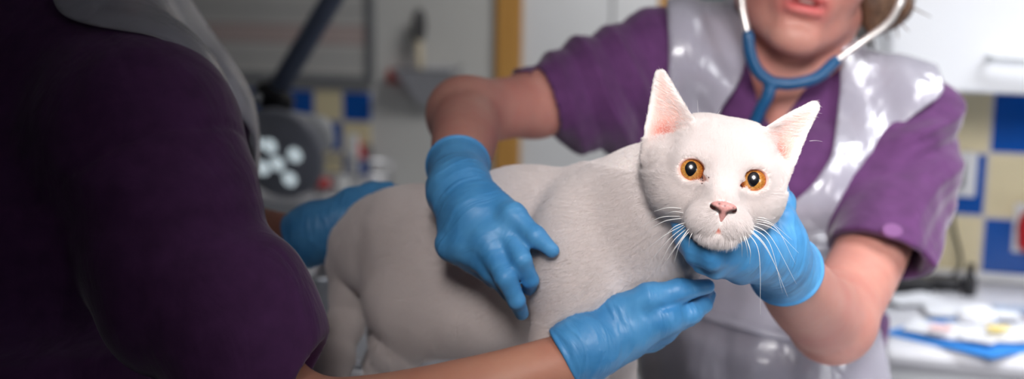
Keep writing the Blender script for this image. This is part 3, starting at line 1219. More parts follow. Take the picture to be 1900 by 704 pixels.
# body: one continuous skin surface
S = Sdf()
vet_torso(S, -.012)
hup = nrm(.24 * RT + .97 * UP)
hfw = nrm(-FWD - .20 * RT - .30 * UP); hfw = nrm(hfw - hup * (hfw @ hup))
HMV = np.stack([np.cross(hup, hfw), hup, hfw])
mouth = at(1495, 5, 1.295)
HOV = mouth - (-.0655 * hup + .088 * hfw)
S.add(cone(NECK - UP * .02, HOV + hup * -.035 + hfw * -.01, .058, .054), .03)
Hd = Sdf(); head_sdf(Hd, HOV, HMV, 1.0)
S.add(Hd, .018)
chain(S, [(LSH, .038), (at(1100, 168, 1.39), .036), (at(995, 193, 1.337), .0325), (LEL, .0350)], .03)
limb(S, [(LEL, .0345), (at(863, 252, 1.14), .0315), (at(856, 290, 1.07), .0268), (at(851, 325, 1.02), .0205), (at(852, 342, 1.0), .0170)], .025)
limb(S, [(RSH, .040), (at(1662, 345, 1.34), .041), (at(1610, 482, 1.240), .0375), (REL, .0375)], .03)
limb(S, [(REL, .0370), (at(1520, 577, 1.085), .0352), (at(1490, 549, 1.025), .0315), (at(1464, 514, .975), .0262), (at(1446, 486, .943), .018)], .02)
S.cut(slab(at(1420, 900, 1.5), -UP), .02)
V, Q = mesh_sdf(S, (-.16, .85, .86), (.66, 1.75, 1.92), .0042 if not globals().get('QUICK') else .008)
lips, ins = lip_attr(V, HOV, HMV)
vet_body = obj('body', V, Q, M_SKIN, vet, attr={'lips': lips, 'inside': ins})
# teeth just showing behind the lip
Sx = Sdf().add(ell(HOV - .0630 * hup + .0800 * hfw, (.013, .0022, .005), HMV))
V, Q = mesh_sdf(Sx, HOV - .0630 * hup + .08 * hfw - .022, HOV - .0630 * hup + .08 * hfw + .022, .001)
obj('teeth', V, Q, plain('tooth_enamel', srgb(176, 150, 144), .4), vet)
for s in (-1, 1):
    c = HOV + s * .032 * HMV[0] + .005 * hup + .0655 * hfw
    V, Q = mesh_sdf(Sdf().add(ell(c, (.0142, .0108, .0142), HMV)), c - .018, c + .018, .0014)
    ev_ = obj('eye', V, Q, plain('eye_white', srgb(225, 222, 218), .2), vet)
    gz = nrm(hfw - .25 * hup)
    V, Q = lathe([(0, .0006), (.0050, .0002), (.0052, -.002), (0, -.002)], c + gz * .0138, gz, 24)
    obj('iris', V, Q, plain('brown_iris', srgb(58, 40, 30), .15), ev_)

# hair: swept back into a low tail beside the neck
S = Sdf()
S.add(ell(HOV + .050 * hup - .030 * hfw, (.084, .092, .100), HMV))
S.cut(slab(HOV + .035 * hup + .060 * hfw, hfw * .8 - hup * .55), .02)
S.add(cone(HOV - .02 * hup - .105 * hfw, HOV + .03 * hup - .12 * hfw, .03, .04), .03)
S.add(cone(at(1640, -60, 1.40), at(1638, 8, 1.385), .040, .030), .03)
S.add(cone(at(1638, 8, 1.385), at(1622, 48, 1.375), .028, .010), .02)
S.add(cone(at(1632, 0, 1.385), at(1660, 22, 1.37), .020, .005), .012)
S.displace(lambda P: (.003 * noise(P * np.array([120, 120, 22], np.float32))).astype(np.float32))
V, Q = mesh_sdf(S, HOV - .22, HOV + .22, .0032)
obj('hair', V, Q, M_HAIR, vet, label='brown hair tied back')
for i in range(14):
    a = rng.normal(0, .010, 3); 
    p0 = at(1636 + rng.normal(0, 14), -10, 1.38) + a * .4
    p1 = at(1650 + rng.normal(0, 14), 22 + rng.normal(0, 6), 1.372) + a
    p2 = at(1640 + rng.normal(0, 24), 46 + rng.normal(0, 10), 1.37) + a * 1.5
    V, Q = tube(spline([p0, p1, p2], 6), np.linspace(.0022, .0004, 13), 5)
    obj('hair_strand', V, Q, M_HAIR, vet)


# scrub top
def vet_shirt(extra=0.0, sleeves=True):
    S = Sdf()
    vet_torso(S, extra)
    if sleeves:
        e = extra
        A = Sdf()
        chain(A, [(at(1215, 112, 1.43), .058 + e), (at(1100, 168, 1.385), .056 + e), (at(960, 199, 1.31), .0395 + e)], .03)
        A.add(cone(at(1165, 215, 1.43), at(1085, 222, 1.385), .055 + e, .034 + e), .025)
        A.cut(slab(at(991, 189, 1.325), nrm(-.83 * RT - .55 * UP - .25 * FWD)), .002)
        S.add(A, .03)
        B = Sdf()
        chain(B, [(at(1686, 218, 1.40), .054 + e), (at(1668, 340, 1.345), .0595 + e), (at(1622, 520, 1.205), .054 + e)], .03)
        B.cut(slab(at(1637, 476, 1.235), nrm(-.86 * UP - .38 * RT - .30 * FWD)), .002)
        S.add(B, .03)
    return S


S = vet_shirt()
lax = nrm(at(990, 192, 1.325) - at(1100, 168, 1.385)); lax_h = nrm(np.array(at(990, 190, 1.325)) - at(1090, 150, 1.37))
rax = nrm(at(1634, 484, 1.235) - at(1668, 340, 1.345))


def vfold(P):
    d = folds(P, .87 * RT + .5 * UP, 105, .0075, .9, 3.0) * np.clip(((at(1250, 150, 1.42) - P) @ f32(RT)) / .05, 0, 1).astype(np.float32)
    e = folds(P, .47 * RT - .88 * UP, 100, .0105, .9, 9.0) * np.clip(((P - f32(at(1580, 250, 1.38))) @ f32(RT)) / .05, 0, 1).astype(np.float32)
    g = folds(P, RT + .2 * UP, 60, .003, 1.2, 17.0)
    return d + e + g * .6


S.displace(vfold)
hemR = nrm(rax + .10 * RT)
S.cut(slab(at(1412, 985, 1.58), -UP), .004)
# neck opening (V) and hollow sleeve ends
vb = at(1432, 262, 1.36)
nL, nR = at(1366, 60, 1.40), at(1540, 60, 1.42)
n1 = nrm(np.cross(nL - vb, FWD)); n2 = nrm(np.cross(nR - vb, FWD))
if n1 @ RT > 0: n1 = -n1
if n2 @ RT < 0: n2 = -n2
VW = Sdf().add(slab(vb, n1)).cut(slab(vb, n2)).cut(slab(at(1480, 150, 1.43), FWD))
S.sub(VW, .004)
S.sub(cone(NECK + UP * .035, NECK + UP * .2, .055, .075), .004)
S.sub(cone(at(1060, 180, 1.355), at(940, 202, 1.30), .030, .0385), .002)
S.sub(cone(at(1640, 450, 1.262), at(1620, 540, 1.195), .040, .050), .002)
V, Q = mesh_sdf(S, (-.16, 1.0, .84), (.66, 1.80, 1.70), .0034 if not globals().get('QUICK') else .007)
obj('scrub_top', V, Q, M_SCRUB, vet, label='purple scrub top')
# stitched badge on the sleeve
bp_ = hit(S, 1656, 428, .9)
bn_ = nrm([float(S(f32((bp_ + d_)[None]))[0] - S(f32((bp_ - d_)[None]))[0]) for d_ in np.eye(3) * .008])
V, Q = lathe([(.0105, -.003), (.010, .0010), (.0075, .0014), (0, .0016)], bp_, bn_, 20, 1.15, .8)
obj('sleeve_badge', V, Q, plain('badge_thread', srgb(116, 74, 120), .9), vet, label='small pale stitched badge')

# clear apron: a film lying over the scrub top
S = vet_shirt(.010, sleeves=False)
S.add(ell(at(1420, 640, 1.50), (.150, .20, .110)), .10)
S.add(cone(at(1690, 215, 1.40), at(1655, 300, 1.37), .060, .055), .04)
S.add(cone(at(1235, 110, 1.43), at(1180, 140, 1.42), .068, .060), .03)


def afold(P):
    q = P - f32(at(1450, 600, 1.45))
    band = np.exp(-((q @ f32(UP)) / .05) ** 2)
    return folds(P, RT + .15 * UP, 95, .0050, 1.0, 5.0) + folds(P, UP + .25 * RT, 150, .0035, .8, 23.0) * band.astype(np.float32)


S.displace(afold)
V, Q = mesh_sdf(S, (-.10, 1.0, .80), (.66, 1.80, 1.80), .005)
N = vnormals(V, Q)
pxl = lambda P: ((P - CAM) @ RT / ((P - CAM) @ FWD) * F + CX, CY - (P - CAM) @ UP / ((P - CAM) @ FWD) * F)


def inpoly(x, y, poly):
    r = np.zeros(len(x), bool)
    n = len(poly)
    for i in range(n):
        (x0, y0), (x1, y1) = poly[i], poly[(i + 1) % n]
        c = (y0 > y) != (y1 > y)
        r ^= c & (x < (x1 - x0) * (y - y0) / ((y1 - y0) if y1 != y0 else 1e-9) + x0)
    return r


def trim_mesh(V, Q, keep, it=30):
    """keep some faces, then draw the cut edge into a smooth line"""
    # drop faces hanging on by a corner
    Qk = Q[keep]
    for _ in range(3):
        E = np.sort(np.concatenate([Qk[:, [0, 1]], Qk[:, [1, 2]], Qk[:, [2, 3]], Qk[:, [3, 0]]]), 1)
        key = E[:, 0].astype(np.int64) * len(V) + E[:, 1]
        uq, inv, ct = np.unique(key, return_inverse=True, return_counts=True)
        bc = (ct[inv] == 1).reshape(4, -1).sum(0)
        if not (bc >= 3).any(): break
        Qk = Qk[bc < 3]
    used = np.unique(Qk); remap = np.full(len(V), -1); remap[used] = np.arange(len(used))
    V2, Q2 = V[used].copy(), remap[Qk]
    E = np.sort(np.concatenate([Q2[:, [0, 1]], Q2[:, [1, 2]], Q2[:, [2, 3]], Q2[:, [3, 0]]]), 1)
    key = E[:, 0].astype(np.int64) * len(V2) + E[:, 1]
    uq, ix, ct = np.unique(key, return_index=True, return_counts=True)
    B = E[ix[ct == 1]]
    bv = np.unique(B)
    for k_ in range(it):
        s_ = np.zeros_like(V2); c_ = np.zeros(len(V2))
        np.add.at(s_, B[:, 0], V2[B[:, 1]]); np.add.at(s_, B[:, 1], V2[B[:, 0]])
        np.add.at(c_, B[:, 0], 1); np.add.at(c_, B[:, 1], 1)
        V2[bv] += .5 * (s_[bv] / c_[bv][:, None] - V2[bv])
        if k_ % 3 == 0:
            fr = V2[bv].copy(); V2 = relax(V2, Q2, 1, .3); V2[bv] = fr
    return V2, Q2


# pattern piece: bib with a deep scoop and two shoulder bands
bib = [(1237, -80), (1237, 40), (1239, 150), (1225, 300), (1190, 420), (1160, 700), (1150, 1100), (1680, 1100), (1655, 700), (1632, 600), (1590, 480), (1560, 400), (1600, 300), (1690, 215), (1760, 172), (1730, 100), (1660, 20), (1600, 10),
       (1562, 70), (1560, 170), (1545, 290), (1505, 350), (1440, 400), (1360, 400), (1318, 330), (1330, 210), (1378, 150), (1392, 40), (1400, -80)]
cx, cy = pxl(V[Q].mean(1))
fn = (N[Q].mean(1) * (CAM - V[Q].mean(1))).sum(1) > -.02
keep = inpoly(cx, cy, bib) & fn
over = (V[Q].mean(1)[:, 2] > at(1450, 120, 1.4)[2]) & inpoly(cx, cy, bib)
keep |= over
# thin the cut edge back to the smooth pattern line
V, Q = trim_mesh(V, Q, keep)
ap = obj('apron', V, Q, M_FILM, vet, label='clear plastic apron')
md = ap.modifiers.new('film', 'SOLIDIFY'); md.thickness = .0004; md.offset = 0
# waist tie
tie = [hit(S, x_, y_, .9) - FWD * .004 for x_, y_ in spline([(1215, 545), (1290, 578), (1380, 606), (1470, 624), (1550, 626), (1610, 616)], 5)]
pts = spline(tie, 3)
V, Q = tube(pts, .0085, 12, True, .6)
obj('apron_tie', V, Q, M_FILM, vet, label='twisted apron tie')

legs(vet, at(1412, 920, 1.60), RT, M_TROUSER, nrm(-FWD * np.array([1, 1, 0])))

# gloves of the vet
glove(vet, (853, 352, .985, 51), (850, 308, 1.04, 57),
      [(838, 455, .955, 24), (868, 458, .945, 26), (905, 448, .935, 27), (938, 428, .935, 26)],
      [[(938, 428, .935, 26), (968, 482, .912, 18), (984, 520, .922, 15), (984, 536, .945, 13)],
       [(905, 450, .935, 27), (938, 516, .912, 20), (958, 558, .918, 16), (968, 582, .935, 13)],
       [(868, 458, .945, 26), (912, 505, .932, 20), (945, 542, .940, 16), (958, 562, .958, 13)],
       [(838, 455, .955, 24), (876, 486, .950, 20), (916, 518, .958, 16), (938, 535, .970, 13)]],
      [(900, 365, .965, 30), (952, 402, .93, 24), (995, 440, .915, 17), (1024, 465, .915, 14)],
      palm_pts=[(880, 400, .955, 50)],
      creases=[((975, 540, .90, 3), (962, 512, .905, 2))])
glove(vet, (1438, 474, .93, 52), (1458, 502, .962, 66),
      [(1378, 430, .88, 22), (1378, 454, .872, 24), (1374, 478, .876, 24), (1372, 500, .886, 20)],
      [[(1378, 430, .88, 22), (1322, 444, .858, 18), (1284, 432, .868, 16), (1258, 412, .885, 14)],
       [(1378, 454, .872, 24), (1318, 466, .850, 19), (1282, 452, .860, 17), (1262, 434, .878, 15)],
       [(1374, 478, .876, 24), (1322, 484, .854, 19), (1288, 472, .862, 17), (1268, 454, .878, 14)],
       [(1372, 500, .886, 20), (1328, 500, .866, 17), (1302, 492, .870, 15), (1284, 478, .884, 13)]],
      [(1430, 446, .915, 34), (1450, 410, .915, 25), (1452, 376, .93, 20), (1446, 350, .945, 16)],
      palm_pts=[(1410, 468, .90, 42), (1448, 440, .92, 42)])

# ------------------------------------------------------------------ the assistant with their back to us
as_loc = at(150, 704, 1.12); as_loc = np.array([as_loc[0], as_loc[1], 0])
asst = thing('person', 'person in purple seen from behind, holding chest and rump of the cat', 'person', as_loc)
ASH, AEL, AWR = at(290, 270, .96), at(500, 800, .90), at(1058, 670, .925)


def asst_torso(S, off=0.0):
    S.add(ell(at(90, 420, 1.13), (.170 + off, .25 + off, .125 + off)))
    S.add(cone(at(60, 20, 1.10), at(250, 215, 1.0), .075 + off, .075 + off), .06)
    S.add(cone(at(150, 10, 1.14), at(300, 235, 1.20), .082 + off, .086 + off), .06)
    S.add(ell(at(-60, 250, 1.14), (.17 + off, .20 + off, .12 + off)), .08)
    S.add(ell(at(70, 800, 1.15), (.165 + off, .22 + off, .13 + off)), .06)


S = Sdf()
asst_torso(S, -.012)
chain(S, [(ASH, .055), (at(400, 560, .93), .048), (AEL, .0365)], .03)
limb(S, [(AEL, .0365), (at(700, 774, .91), .0318), (at(880, 730, .916), .0275), (at(1010, 688, .922), .0232), (AWR, .0205)], .03)
fL, wL = at(470, 460, 1.22), at(545, 446, 1.19)
chain(S, [(at(285, 260, 1.22), .055), (at(360, 520, 1.25), .045), (fL, .034), (wL, .027)], .03)
S.add(cone(at(60, 0, 1.1), at(110, -160, 1.14), .058, .055), .03)
AHO = at(150, -290, 1.16)
afw = nrm(RT * .75 + FWD * .6 - UP * .25); aup = nrm(UP + .2 * RT); afw = nrm(afw - aup * (afw @ aup))
AHM = np.stack([np.cross(aup, afw), aup, afw])
Hd = Sdf(); head_sdf(Hd, AHO, AHM)
S.add(Hd, .018)
S.cut(slab(at(90, 960, 1.1), -UP), .02)
V, Q = mesh_sdf(S, (-.90, .6, .78), (.12, 1.55, 2.02), .0050)
lips, ins = lip_attr(V, AHO, AHM)
obj('body', V, Q, M_SKIN_WARM, asst, attr={'lips': lips, 'inside': ins})
S = Sdf()
S.add(ell(AHO + .035 * aup - .030 * afw, (.086, .100, .104), AHM))
S.cut(slab(AHO + .04 * aup + .055 * afw, afw * .8 - aup * .55), .02)
S.add(cone(AHO - .0 * aup - .11 * afw, AHO + .03 * aup - .14 * afw, .035, .045), .03)
S.displace(lambda P: (.003 * noise(P * np.array([120, 120, 22], np.float32))).astype(np.float32))
V, Q = mesh_sdf(S, AHO - .24, AHO + .24, .004)
obj('hair', V, Q, M_DARKHAIR, asst, label='dark hair in a bun')


for s_ in (-1, 1):
    c = AHO + s_ * .032 * AHM[0] + .005 * aup + .0655 * afw
    V, Q = mesh_sdf(Sdf().add(ell(c, (.0142, .0108, .0142), AHM)), c - .018, c + .018, .0014)
    ev_ = obj('eye', V, Q, plain('eye_white', srgb(225, 222, 218), .2), asst)
    V, Q = lathe([(0, .0006), (.0050, .0002), (.0052, -.002), (0, -.002)], c + afw * .0138, afw, 24)
    obj('iris', V, Q, plain('brown_iris', srgb(58, 40, 30), .15), ev_)


def asst_shirt(e=0.0, sleeves=True):
    S = Sdf()
    asst_torso(S, e)
    if sleeves:
        chain(S, [(at(268, 268, .965), .078 + e), (at(326, 440, .935), .0735 + e)], .04)
        low = Sdf()
        chain(low, [(at(330, 560, .925), .062 + e), (at(420, 566, .915), .062 + e), (at(452, 640, .908), .0580 + e), (at(470, 780, .905), .0560 + e)], .02)
        low.cut(slab(at(578, 672, .905), RT * .9 - UP * .42), .003)
        S.add(low, .014)
        chain(S, [(at(285, 255, 1.22), .072 + e), (at(360, 500, 1.25), .06 + e)], .04)
    return S


S = asst_shirt()


def sfold(P):
    q = P - f32(at(510, 463, .90))
    d = folds(P, .8 * UP + .6 * RT, 62, .0050, 1.4, 4.0)
    # gathered crease under the bulge of the sleeve
    return d * .8


S.displace(sfold)
# armhole seam and shoulder seam: shallow grooves along the surface
S0 = S; S = Sdf().add(S0)
for line_, r_ in (([(20, 420), (70, 372), (150, 305), (225, 262), (290, 240), (360, 231), (425, 233), (450, 246)], .0020), ([(283, 236), (262, 180), (235, 120), (203, 62)], .0013)):
    sm = [hit(S0, x, y) for x, y in spline(line_, 4)]
    for a_, b_ in zip(sm[:-1], sm[1:]):
        S.sub(cone(a_, b_, r_, r_), .004)
S.sub(cone(at(530, 745, .905), at(640, 735, .905), .036, .046), .003)
S.cut(slab(at(90, 1030, 1.13), -UP), .004)
V, Q = mesh_sdf(S, (-.90, .6, .80), (-.05, 1.6, 1.86), .0042)
obj('scrub_top', V, Q, M_SCRUB, asst, label='purple scrub top')

S = asst_shirt(.009, sleeves=False)
S.add(cone(at(300, 240, 1.20), at(330, 420, 1.22), .072, .06), .04)
S.displace(lambda P: folds(P, RT + .3 * UP, 60, .004, 1.1, 31.0))
V, Q = mesh_sdf(S, (-.92, .6, .80), (.0, 1.7, 1.9), .006)
N = vnormals(V, Q)
C4 = V[Q].mean(1)
cx, cy = pxl(C4)
front = (N[Q].mean(1) @ FWD) > -.05
band = [(80, -400), (95, 0), (110, 35), (200, 55), (305, 65), (430, 190), (460, 235), (480, 260), (600, 200), (600, -400)]
keep = inpoly(cx, cy, band) | (front & (cx > 150))
V, Q = trim_mesh(V, Q, keep)
ap = obj('apron', V, Q, M_FILM, asst, label='clear plastic apron')
md = ap.modifiers.new('film', 'SOLIDIFY'); md.thickness = .0004; md.offset = 0
legs(asst, at(85, 960, 1.14), nrm(RT * .6 - FWD * np.array([.8, .8, 0])), M_TROUSER, nrm(RT * .75 + FWD * np.array([.6, .6, 0])))

glove(asst, (1092, 642, .925, 54), (1050, 664, .925, 56),
      [(1236, 588, .915, 27), (1222, 606, .935, 27), (1206, 618, .955, 26), (1190, 622, .975, 24)],
      [[(1236, 594, .918, 26), (1284, 582, .920, 19), (1306, 566, .928, 15), (1315, 548, .945, 13)],
       [(1222, 606, .935, 27), (1275, 586, .935, 20), (1298, 562, .945, 16), (1304, 545, .962, 13)],
       [(1206, 618, .955, 26), (1262, 594, .955, 19), (1288, 566, .965, 15), (1294, 548, .98, 12)],
       [(1190, 622, .975, 24), (1240, 596, .975, 17), (1266, 572, .98, 14), (1274, 556, .99, 12)]],
      [(1140, 588, .925, 38), (1205, 553, .912, 26), (1262, 540, .912, 20), (1312, 532, .918, 14)],
      palm_pts=[(1165, 605, .93, 48)],
      creases=[((1230, 573, .902, 5), (1310, 552, .906, 5))])
glove(asst, (590, 430, 1.18, 50), (556, 448, 1.185, 52),
      [(660, 390, 1.165, 25), (662, 410, 1.17, 26), (664, 430, 1.175, 25), (660, 448, 1.18, 22)],
      [[(660, 390, 1.165, 25), (712, 368, 1.165, 17), (740, 360, 1.16, 15), (764, 356, 1.155, 12)],
       [(662, 410, 1.17, 26), (715, 388, 1.17, 18), (745, 378, 1.168, 15), (770, 374, 1.165, 12)],
       [(664, 430, 1.175, 25), (712, 412, 1.18, 17), (742, 402, 1.18, 14), (762, 398, 1.18, 12)],
       [(660, 448, 1.18, 22), (702, 436, 1.185, 15), (728, 428, 1.185, 13), (744, 424, 1.185, 11)]],
      [(615, 408, 1.17, 32), (650, 372, 1.17, 22), (690, 356, 1.175, 17), (722, 350, 1.18, 13)],
      palm_pts=[(625, 420, 1.175, 46)])
# ================================================================== the room
PHI = rad(16.0)
RU = np.array([math.cos(PHI), -math.sin(PHI), 0.0])
RV = np.array([math.sin(PHI), math.cos(PHI), 0.0])
RZ = np.array([0, 0, 1.0])
RR = np.stack([RU, RV, RZ])


def rp(u, v, z):
    return u * RU + v * RV + z * RZ


def onv(px, py, v0):
    """(u, z) where the line of sight through a photo pixel meets the wall at depth v0"""
    d = at(px, py, 1.0) - CAM
    t = (v0 - CAM @ RV) / (d @ RV)
    p = CAM + d * t
    return float(p @ RU), float(p[2])


def onz(px, py, z0):
    d = at(px, py, 1.0) - CAM
    t = (z0 - CAM[2]) / d[2]
    p = CAM + d * t
    return float(p @ RU), float(p @ RV)


def rbox(u0, u1, v0, v1, z0, z1, bev=0.0):
    return box(rp((u0 + u1) / 2, (v0 + v1) / 2, (z0 + z1) / 2), (abs(u1 - u0), abs(v1 - v0), abs(z1 - z0)), RR, bev)


def struct(name, VQ, mat, smooth=False, parent=None):
    V, Q = VQ
    c = np.asarray(V).mean(0)
    o = obj(name, V, Q, mat, parent, c, -PHI, smooth)
    if parent is None: o['kind'] = 'structure'
    return o


M_WALL = plain('white_wall_paint', srgb(206, 206, 204), .75, .02, 4)
M_CEIL = plain('ceiling_paint', srgb(222, 222, 220), .9, .02, 4)
M_FLOOR = plain('grey_vinyl_floor', srgb(128, 132, 138), .5, .06, 9)
M_WOOD = None
t = NT('pale_oak')
v = t.coord((30, 30, 1.6))
c = t.ramp(t.noise(v, 2.2, 4, .6, .6), [(.3, srgb(190, 136, 66)), (.7, srgb(212, 162, 92))])
b = t.bsdf(c, .5)
M_WOOD = t.m
M_WHITE = plain('white_laminate', srgb(232, 234, 238), .38, .015, 8)
M_WORK = plain('white_worktop', srgb(206, 206, 212), .35, .03, 40)
M_GREY = plain('grey_plastic', srgb(120, 122, 126), .5)
M_STEEL = plain('brushed_steel', srgb(190, 192, 196), .28, .05, 60, Metallic=1.0)
M_BLACK = plain('black_plastic', srgb(22, 22, 26), .4)
M_RED = plain('red_plastic', srgb(196, 34, 40), .4)
M_PALE = plain('pale_plastic', srgb(222, 224, 226), .4)
M_PAPER = plain('white_paper', srgb(220, 221, 226), .8, .03, 30)
M_BLUE = plain('blue_pad', srgb(44, 128, 206), .7, .05, 30)
M_YELLOW = plain('yellow_card', srgb(236, 208, 92), .6)
M_PINK = plain('pink_card', srgb(236, 190, 186), .6)
M_GREEN = plain('green_felt', srgb(48, 84, 84), .9, .06, 40)


def tile_mat(name, size, off, blue, cream, grout):
    t = NT(name)
    c = t.n('ShaderNodeTexCoord')
    m = t.n('ShaderNodeMapping')
    m.inputs['Location'].default_value = (off[0] / size, 0, off[1] / size)
    m.inputs['Scale'].default_value = (1 / size, 0, 1 / size)
    t.l(c.outputs['Object'], m.inputs[0])
    s = t.n('ShaderNodeSeparateXYZ'); t.l(m.outputs[0], s.inputs[0])
    fx, fz = t.math('FLOOR', s.outputs[0]), t.math('FLOOR', s.outputs[2])
    par = t.math('ABSOLUTE', t.math('MODULO', t.math('ADD', fx, fz), 2.0))
    par = t.math('GREATER_THAN', par, .5)
    gx = t.math('ABSOLUTE', t.math('SUBTRACT', t.math('FRACT', s.outputs[0]), .5))
    gz = t.math('ABSOLUTE', t.math('SUBTRACT', t.math('FRACT', s.outputs[2]), .5))
    g = t.math('GREATER_THAN', t.math('MAXIMUM', gx, gz), .475)
    n = t.noise(m.outputs[0], 3.0, 2)
    nb = t.ramp(n, [(.3, tuple(x * .92 for x in blue[:3]) + (1,)), (.7, blue)])
    ncr = t.ramp(n, [(.3, tuple(x * .95 for x in cream[:3]) + (1,)), (.7, cream)])
    col = t.mix(g, t.mix(par, ncr, nb), grout)
    b = t.bsdf(col, .22)
    h = t.ramp(t.math('MAXIMUM', gx, gz), [(.44, (1, 1, 1, 1)), (.49, (0, 0, 0, 1))])
    t.bump(h, b, .4, .002)
    return t.m


VF, VT = 4.0, 2.55
BLUE, CREAM, GROUT = srgb(8, 82, 170), srgb(226, 214, 176), srgb(206, 200, 190)

struct('floor', rbox(-3.0, 3.2, -1.6, VF + .2, -.1, 0), M_FLOOR)
struct('ceiling', rbox(-3.0, 3.2, -1.6, VF + .2, 2.7, 2.8), M_CEIL)
uE = onv(1540, 200, VT)[0]
struct('wall_far', rbox(-3.0, uE + .1, VF, VF + .1, 0, 2.7), M_WALL)
struct('wall_side', rbox(uE, uE + .1, VT, VF, 0, 2.7), M_WALL)
struct('wall_back', rbox(uE, 3.2, VT, VT + .1, 0, 2.7), M_WALL)
struct('wall_left', rbox(-3.0, -2.9, -1.6, VF, 0, 2.7), M_WALL)

# ---- right-hand run: worktop, tiles, cabinets
zw = onv(1850, 522, VT)[1]
VC = VT - .56
tz = .130
pt, pz = onv(1834, 284, VT)              # a tile corner seen in the photo
tile_hi = onv(1850, 165, VT)[1] + .2
V, Q = rbox(uE + .11, 3.0, VT - .008, VT, zw, tile_hi)
cc = np.asarray(V).mean(0)
cu_, cz_ = float(cc @ RU), float(cc[2])
# blue tile spans right of and above that corner
offx = cu_ - pt; offz = cz_ - pz
o = struct('wall_tiles', (V, Q), tile_mat('blue_cream_tiles', tz, (offx + 21 * tz, offz + 20 * tz), BLUE, CREAM, GROUT))
top = thing('worktop', 'white worktop with a rounded front edge under the blue and cream tiles', 'worktop', rp(1.6, VT - .28, 0), -PHI)
V, Q = rbox(uE + .11, 2.9, VC, VT - .009, zw - .045, zw, .018)
obj('worktop_slab', V, Q, M_WORK, top, smooth=False)
V, Q = rbox(uE + .11, 2.9, VT - .020, VT - .009, zw, zw + .02, .004)
obj('upstand', V, Q, M_PALE, top, smooth=False)


def cabinet(name, label, u0, u1, v0, v1, z0, z1, handles, hz):
    r = thing(name, label, 'cabinet', rp((u0 + u1) / 2, (v0 + v1) / 2, z0), -PHI, 'white cabinets')
    V, Q = rbox(u0, u1, v0 + .022, v1, z0, z1, .002)
    obj('carcass', V, Q, M_WHITE, r, smooth=False)
    V, Q = rbox(u0 + .001, u1 - .001, v0, v0 + .020, z0 + .003, z1 - .003, .004)
    d = obj('door', V, Q, M_WHITE, r, smooth=False)
    for hu0, hu1 in handles:
        pts = spline([rp(hu0, v0 + .004, hz), rp(hu0, v0 - .022, hz), rp(hu0 + .02, v0 - .028, hz - .001), rp((hu0 + hu1) / 2, v0 - .030, hz - .002), rp(hu1 - .02, v0 - .028, hz - .001), rp(hu1, v0 - .022, hz), rp(hu1, v0 + .004, hz)], 6)
        V, Q = tube(pts, .0050, 10)
        obj('handle', V, Q, M_PALE, d)
    return r


VW_ = VT - .33
zc = onv(1850, 176, VW_)[1]
us = onv(1618, 120, VW_)[0]
hu, hz = onv(1836, 104, VW_)
cabinet('wall_cabinet', 'white wall cabinet with a pale bar handle above the tiles', us + .0005, us + .75, VW_, VT, zc, zc + .72, [(hu, hu + .16)], hz)
cabinet('wall_cabinet', 'white wall cabinet half hidden behind the head of the person with the stethoscope', uE + .11, us - .0005, VW_, VT, zc, zc + .72, [], hz)
zb = zw - .046
u = uE + .11
for i, (w_, lab) in enumerate(((.50, 'white base cabinet under the worktop behind the leaning person'), (.55, 'white base cabinet under the worktop below the blue pad'), (.60, 'white base cabinet at the far end of the worktop'))):
    cabinet('base_cabinet', lab, u, u + w_ - .003, VC + .03, VT - .02, .0, zb, [(u + w_ / 2 - .07, u + w_ / 2 + .07)], zb - .07)
    u += w_

# socket with plug and lead
su, sz = onv(1776, 322, VT)
sk = thing('wall_socket', 'white wall socket with a black plug on the blue tile', 'socket', rp(su, VT - .008, sz), -PHI)
V, Q = rbox(su - .035, su + .036, VT - .018, VT - .008, sz - .045, sz + .045, .004)
obj('face_plate', V, Q, M_PALE, sk, smooth=False)
V, Q = rbox(su - .024, su + .010, VT - .056, VT - .018, sz - .022, sz + .030, .006)
obj('plug', V, Q, M_BLACK, sk, smooth=False, label='black plug')
V, Q = rbox(su + .016, su + .028, VT - .024, VT - .018, sz + .008, sz + .026, .002)
obj('switch', V, Q, M_PALE, sk, smooth=False)


def wpt(px, py, dz=0.0):
    a = onz(px, py, zw + dz); return rp(a[0], a[1], zw + dz)


pl = rp(su - .006, VT - .05, sz - .02)
end = wpt(1748, 536, .012)
pts = spline([pl, pl + np.array([-.004, -.012, -.07]), pl * .5 + end * .5 + np.array([.02, -.02, -.05]), end + RV * .03 + RZ * .002, end], 10)
V, Q = tube(pts, .0035, 8)
tag(obj('power_lead', V, Q, M_BLACK, None, pts[-1]), 'thin black lead hanging from the wall plug to the worktop', 'cable')
# adaptor, black box, black bottle on the worktop
p = wpt(1752, 540)
V, Q = box(p + RZ * .016, (.06, .035, .03), RR, .006)
tag(obj('power_adaptor', V, Q, M_BLACK, None, p, -PHI, False), 'small black power adaptor at the end of the lead', 'adaptor')
p = wpt(1690, 545)
r = thing('card_reader', 'low black device box on the worktop beside the purple sleeve', 'device', p, -PHI)
V, Q = box(p + RZ * .018, (.075, .05, .034), RR, .006); obj('case', V, Q, M_BLACK, r, smooth=False)
V, Q = box(p + RZ * .0365, (.055, .03, .003), RR, .001); obj('screen', V, Q, plain('dark_screen', srgb(40, 44, 52), .15), r, smooth=False)
p = wpt(1797, 549)
r = thing('black_bottle', 'narrow black bottle standing by the tiles on the worktop', 'bottle', p)
V, Q = lathe([(0, 0), (.013, 0), (.014, .004), (.0135, .034), (.007, .044)], p, n=24); obj('bottle_body', V, Q, M_BLACK, r)
V, Q = lathe([(0, .044), (.0075, .044), (.0075, .062), (.005, .064), (0, .064)], p, n=20); obj('cap', V, Q, M_BLACK, r)
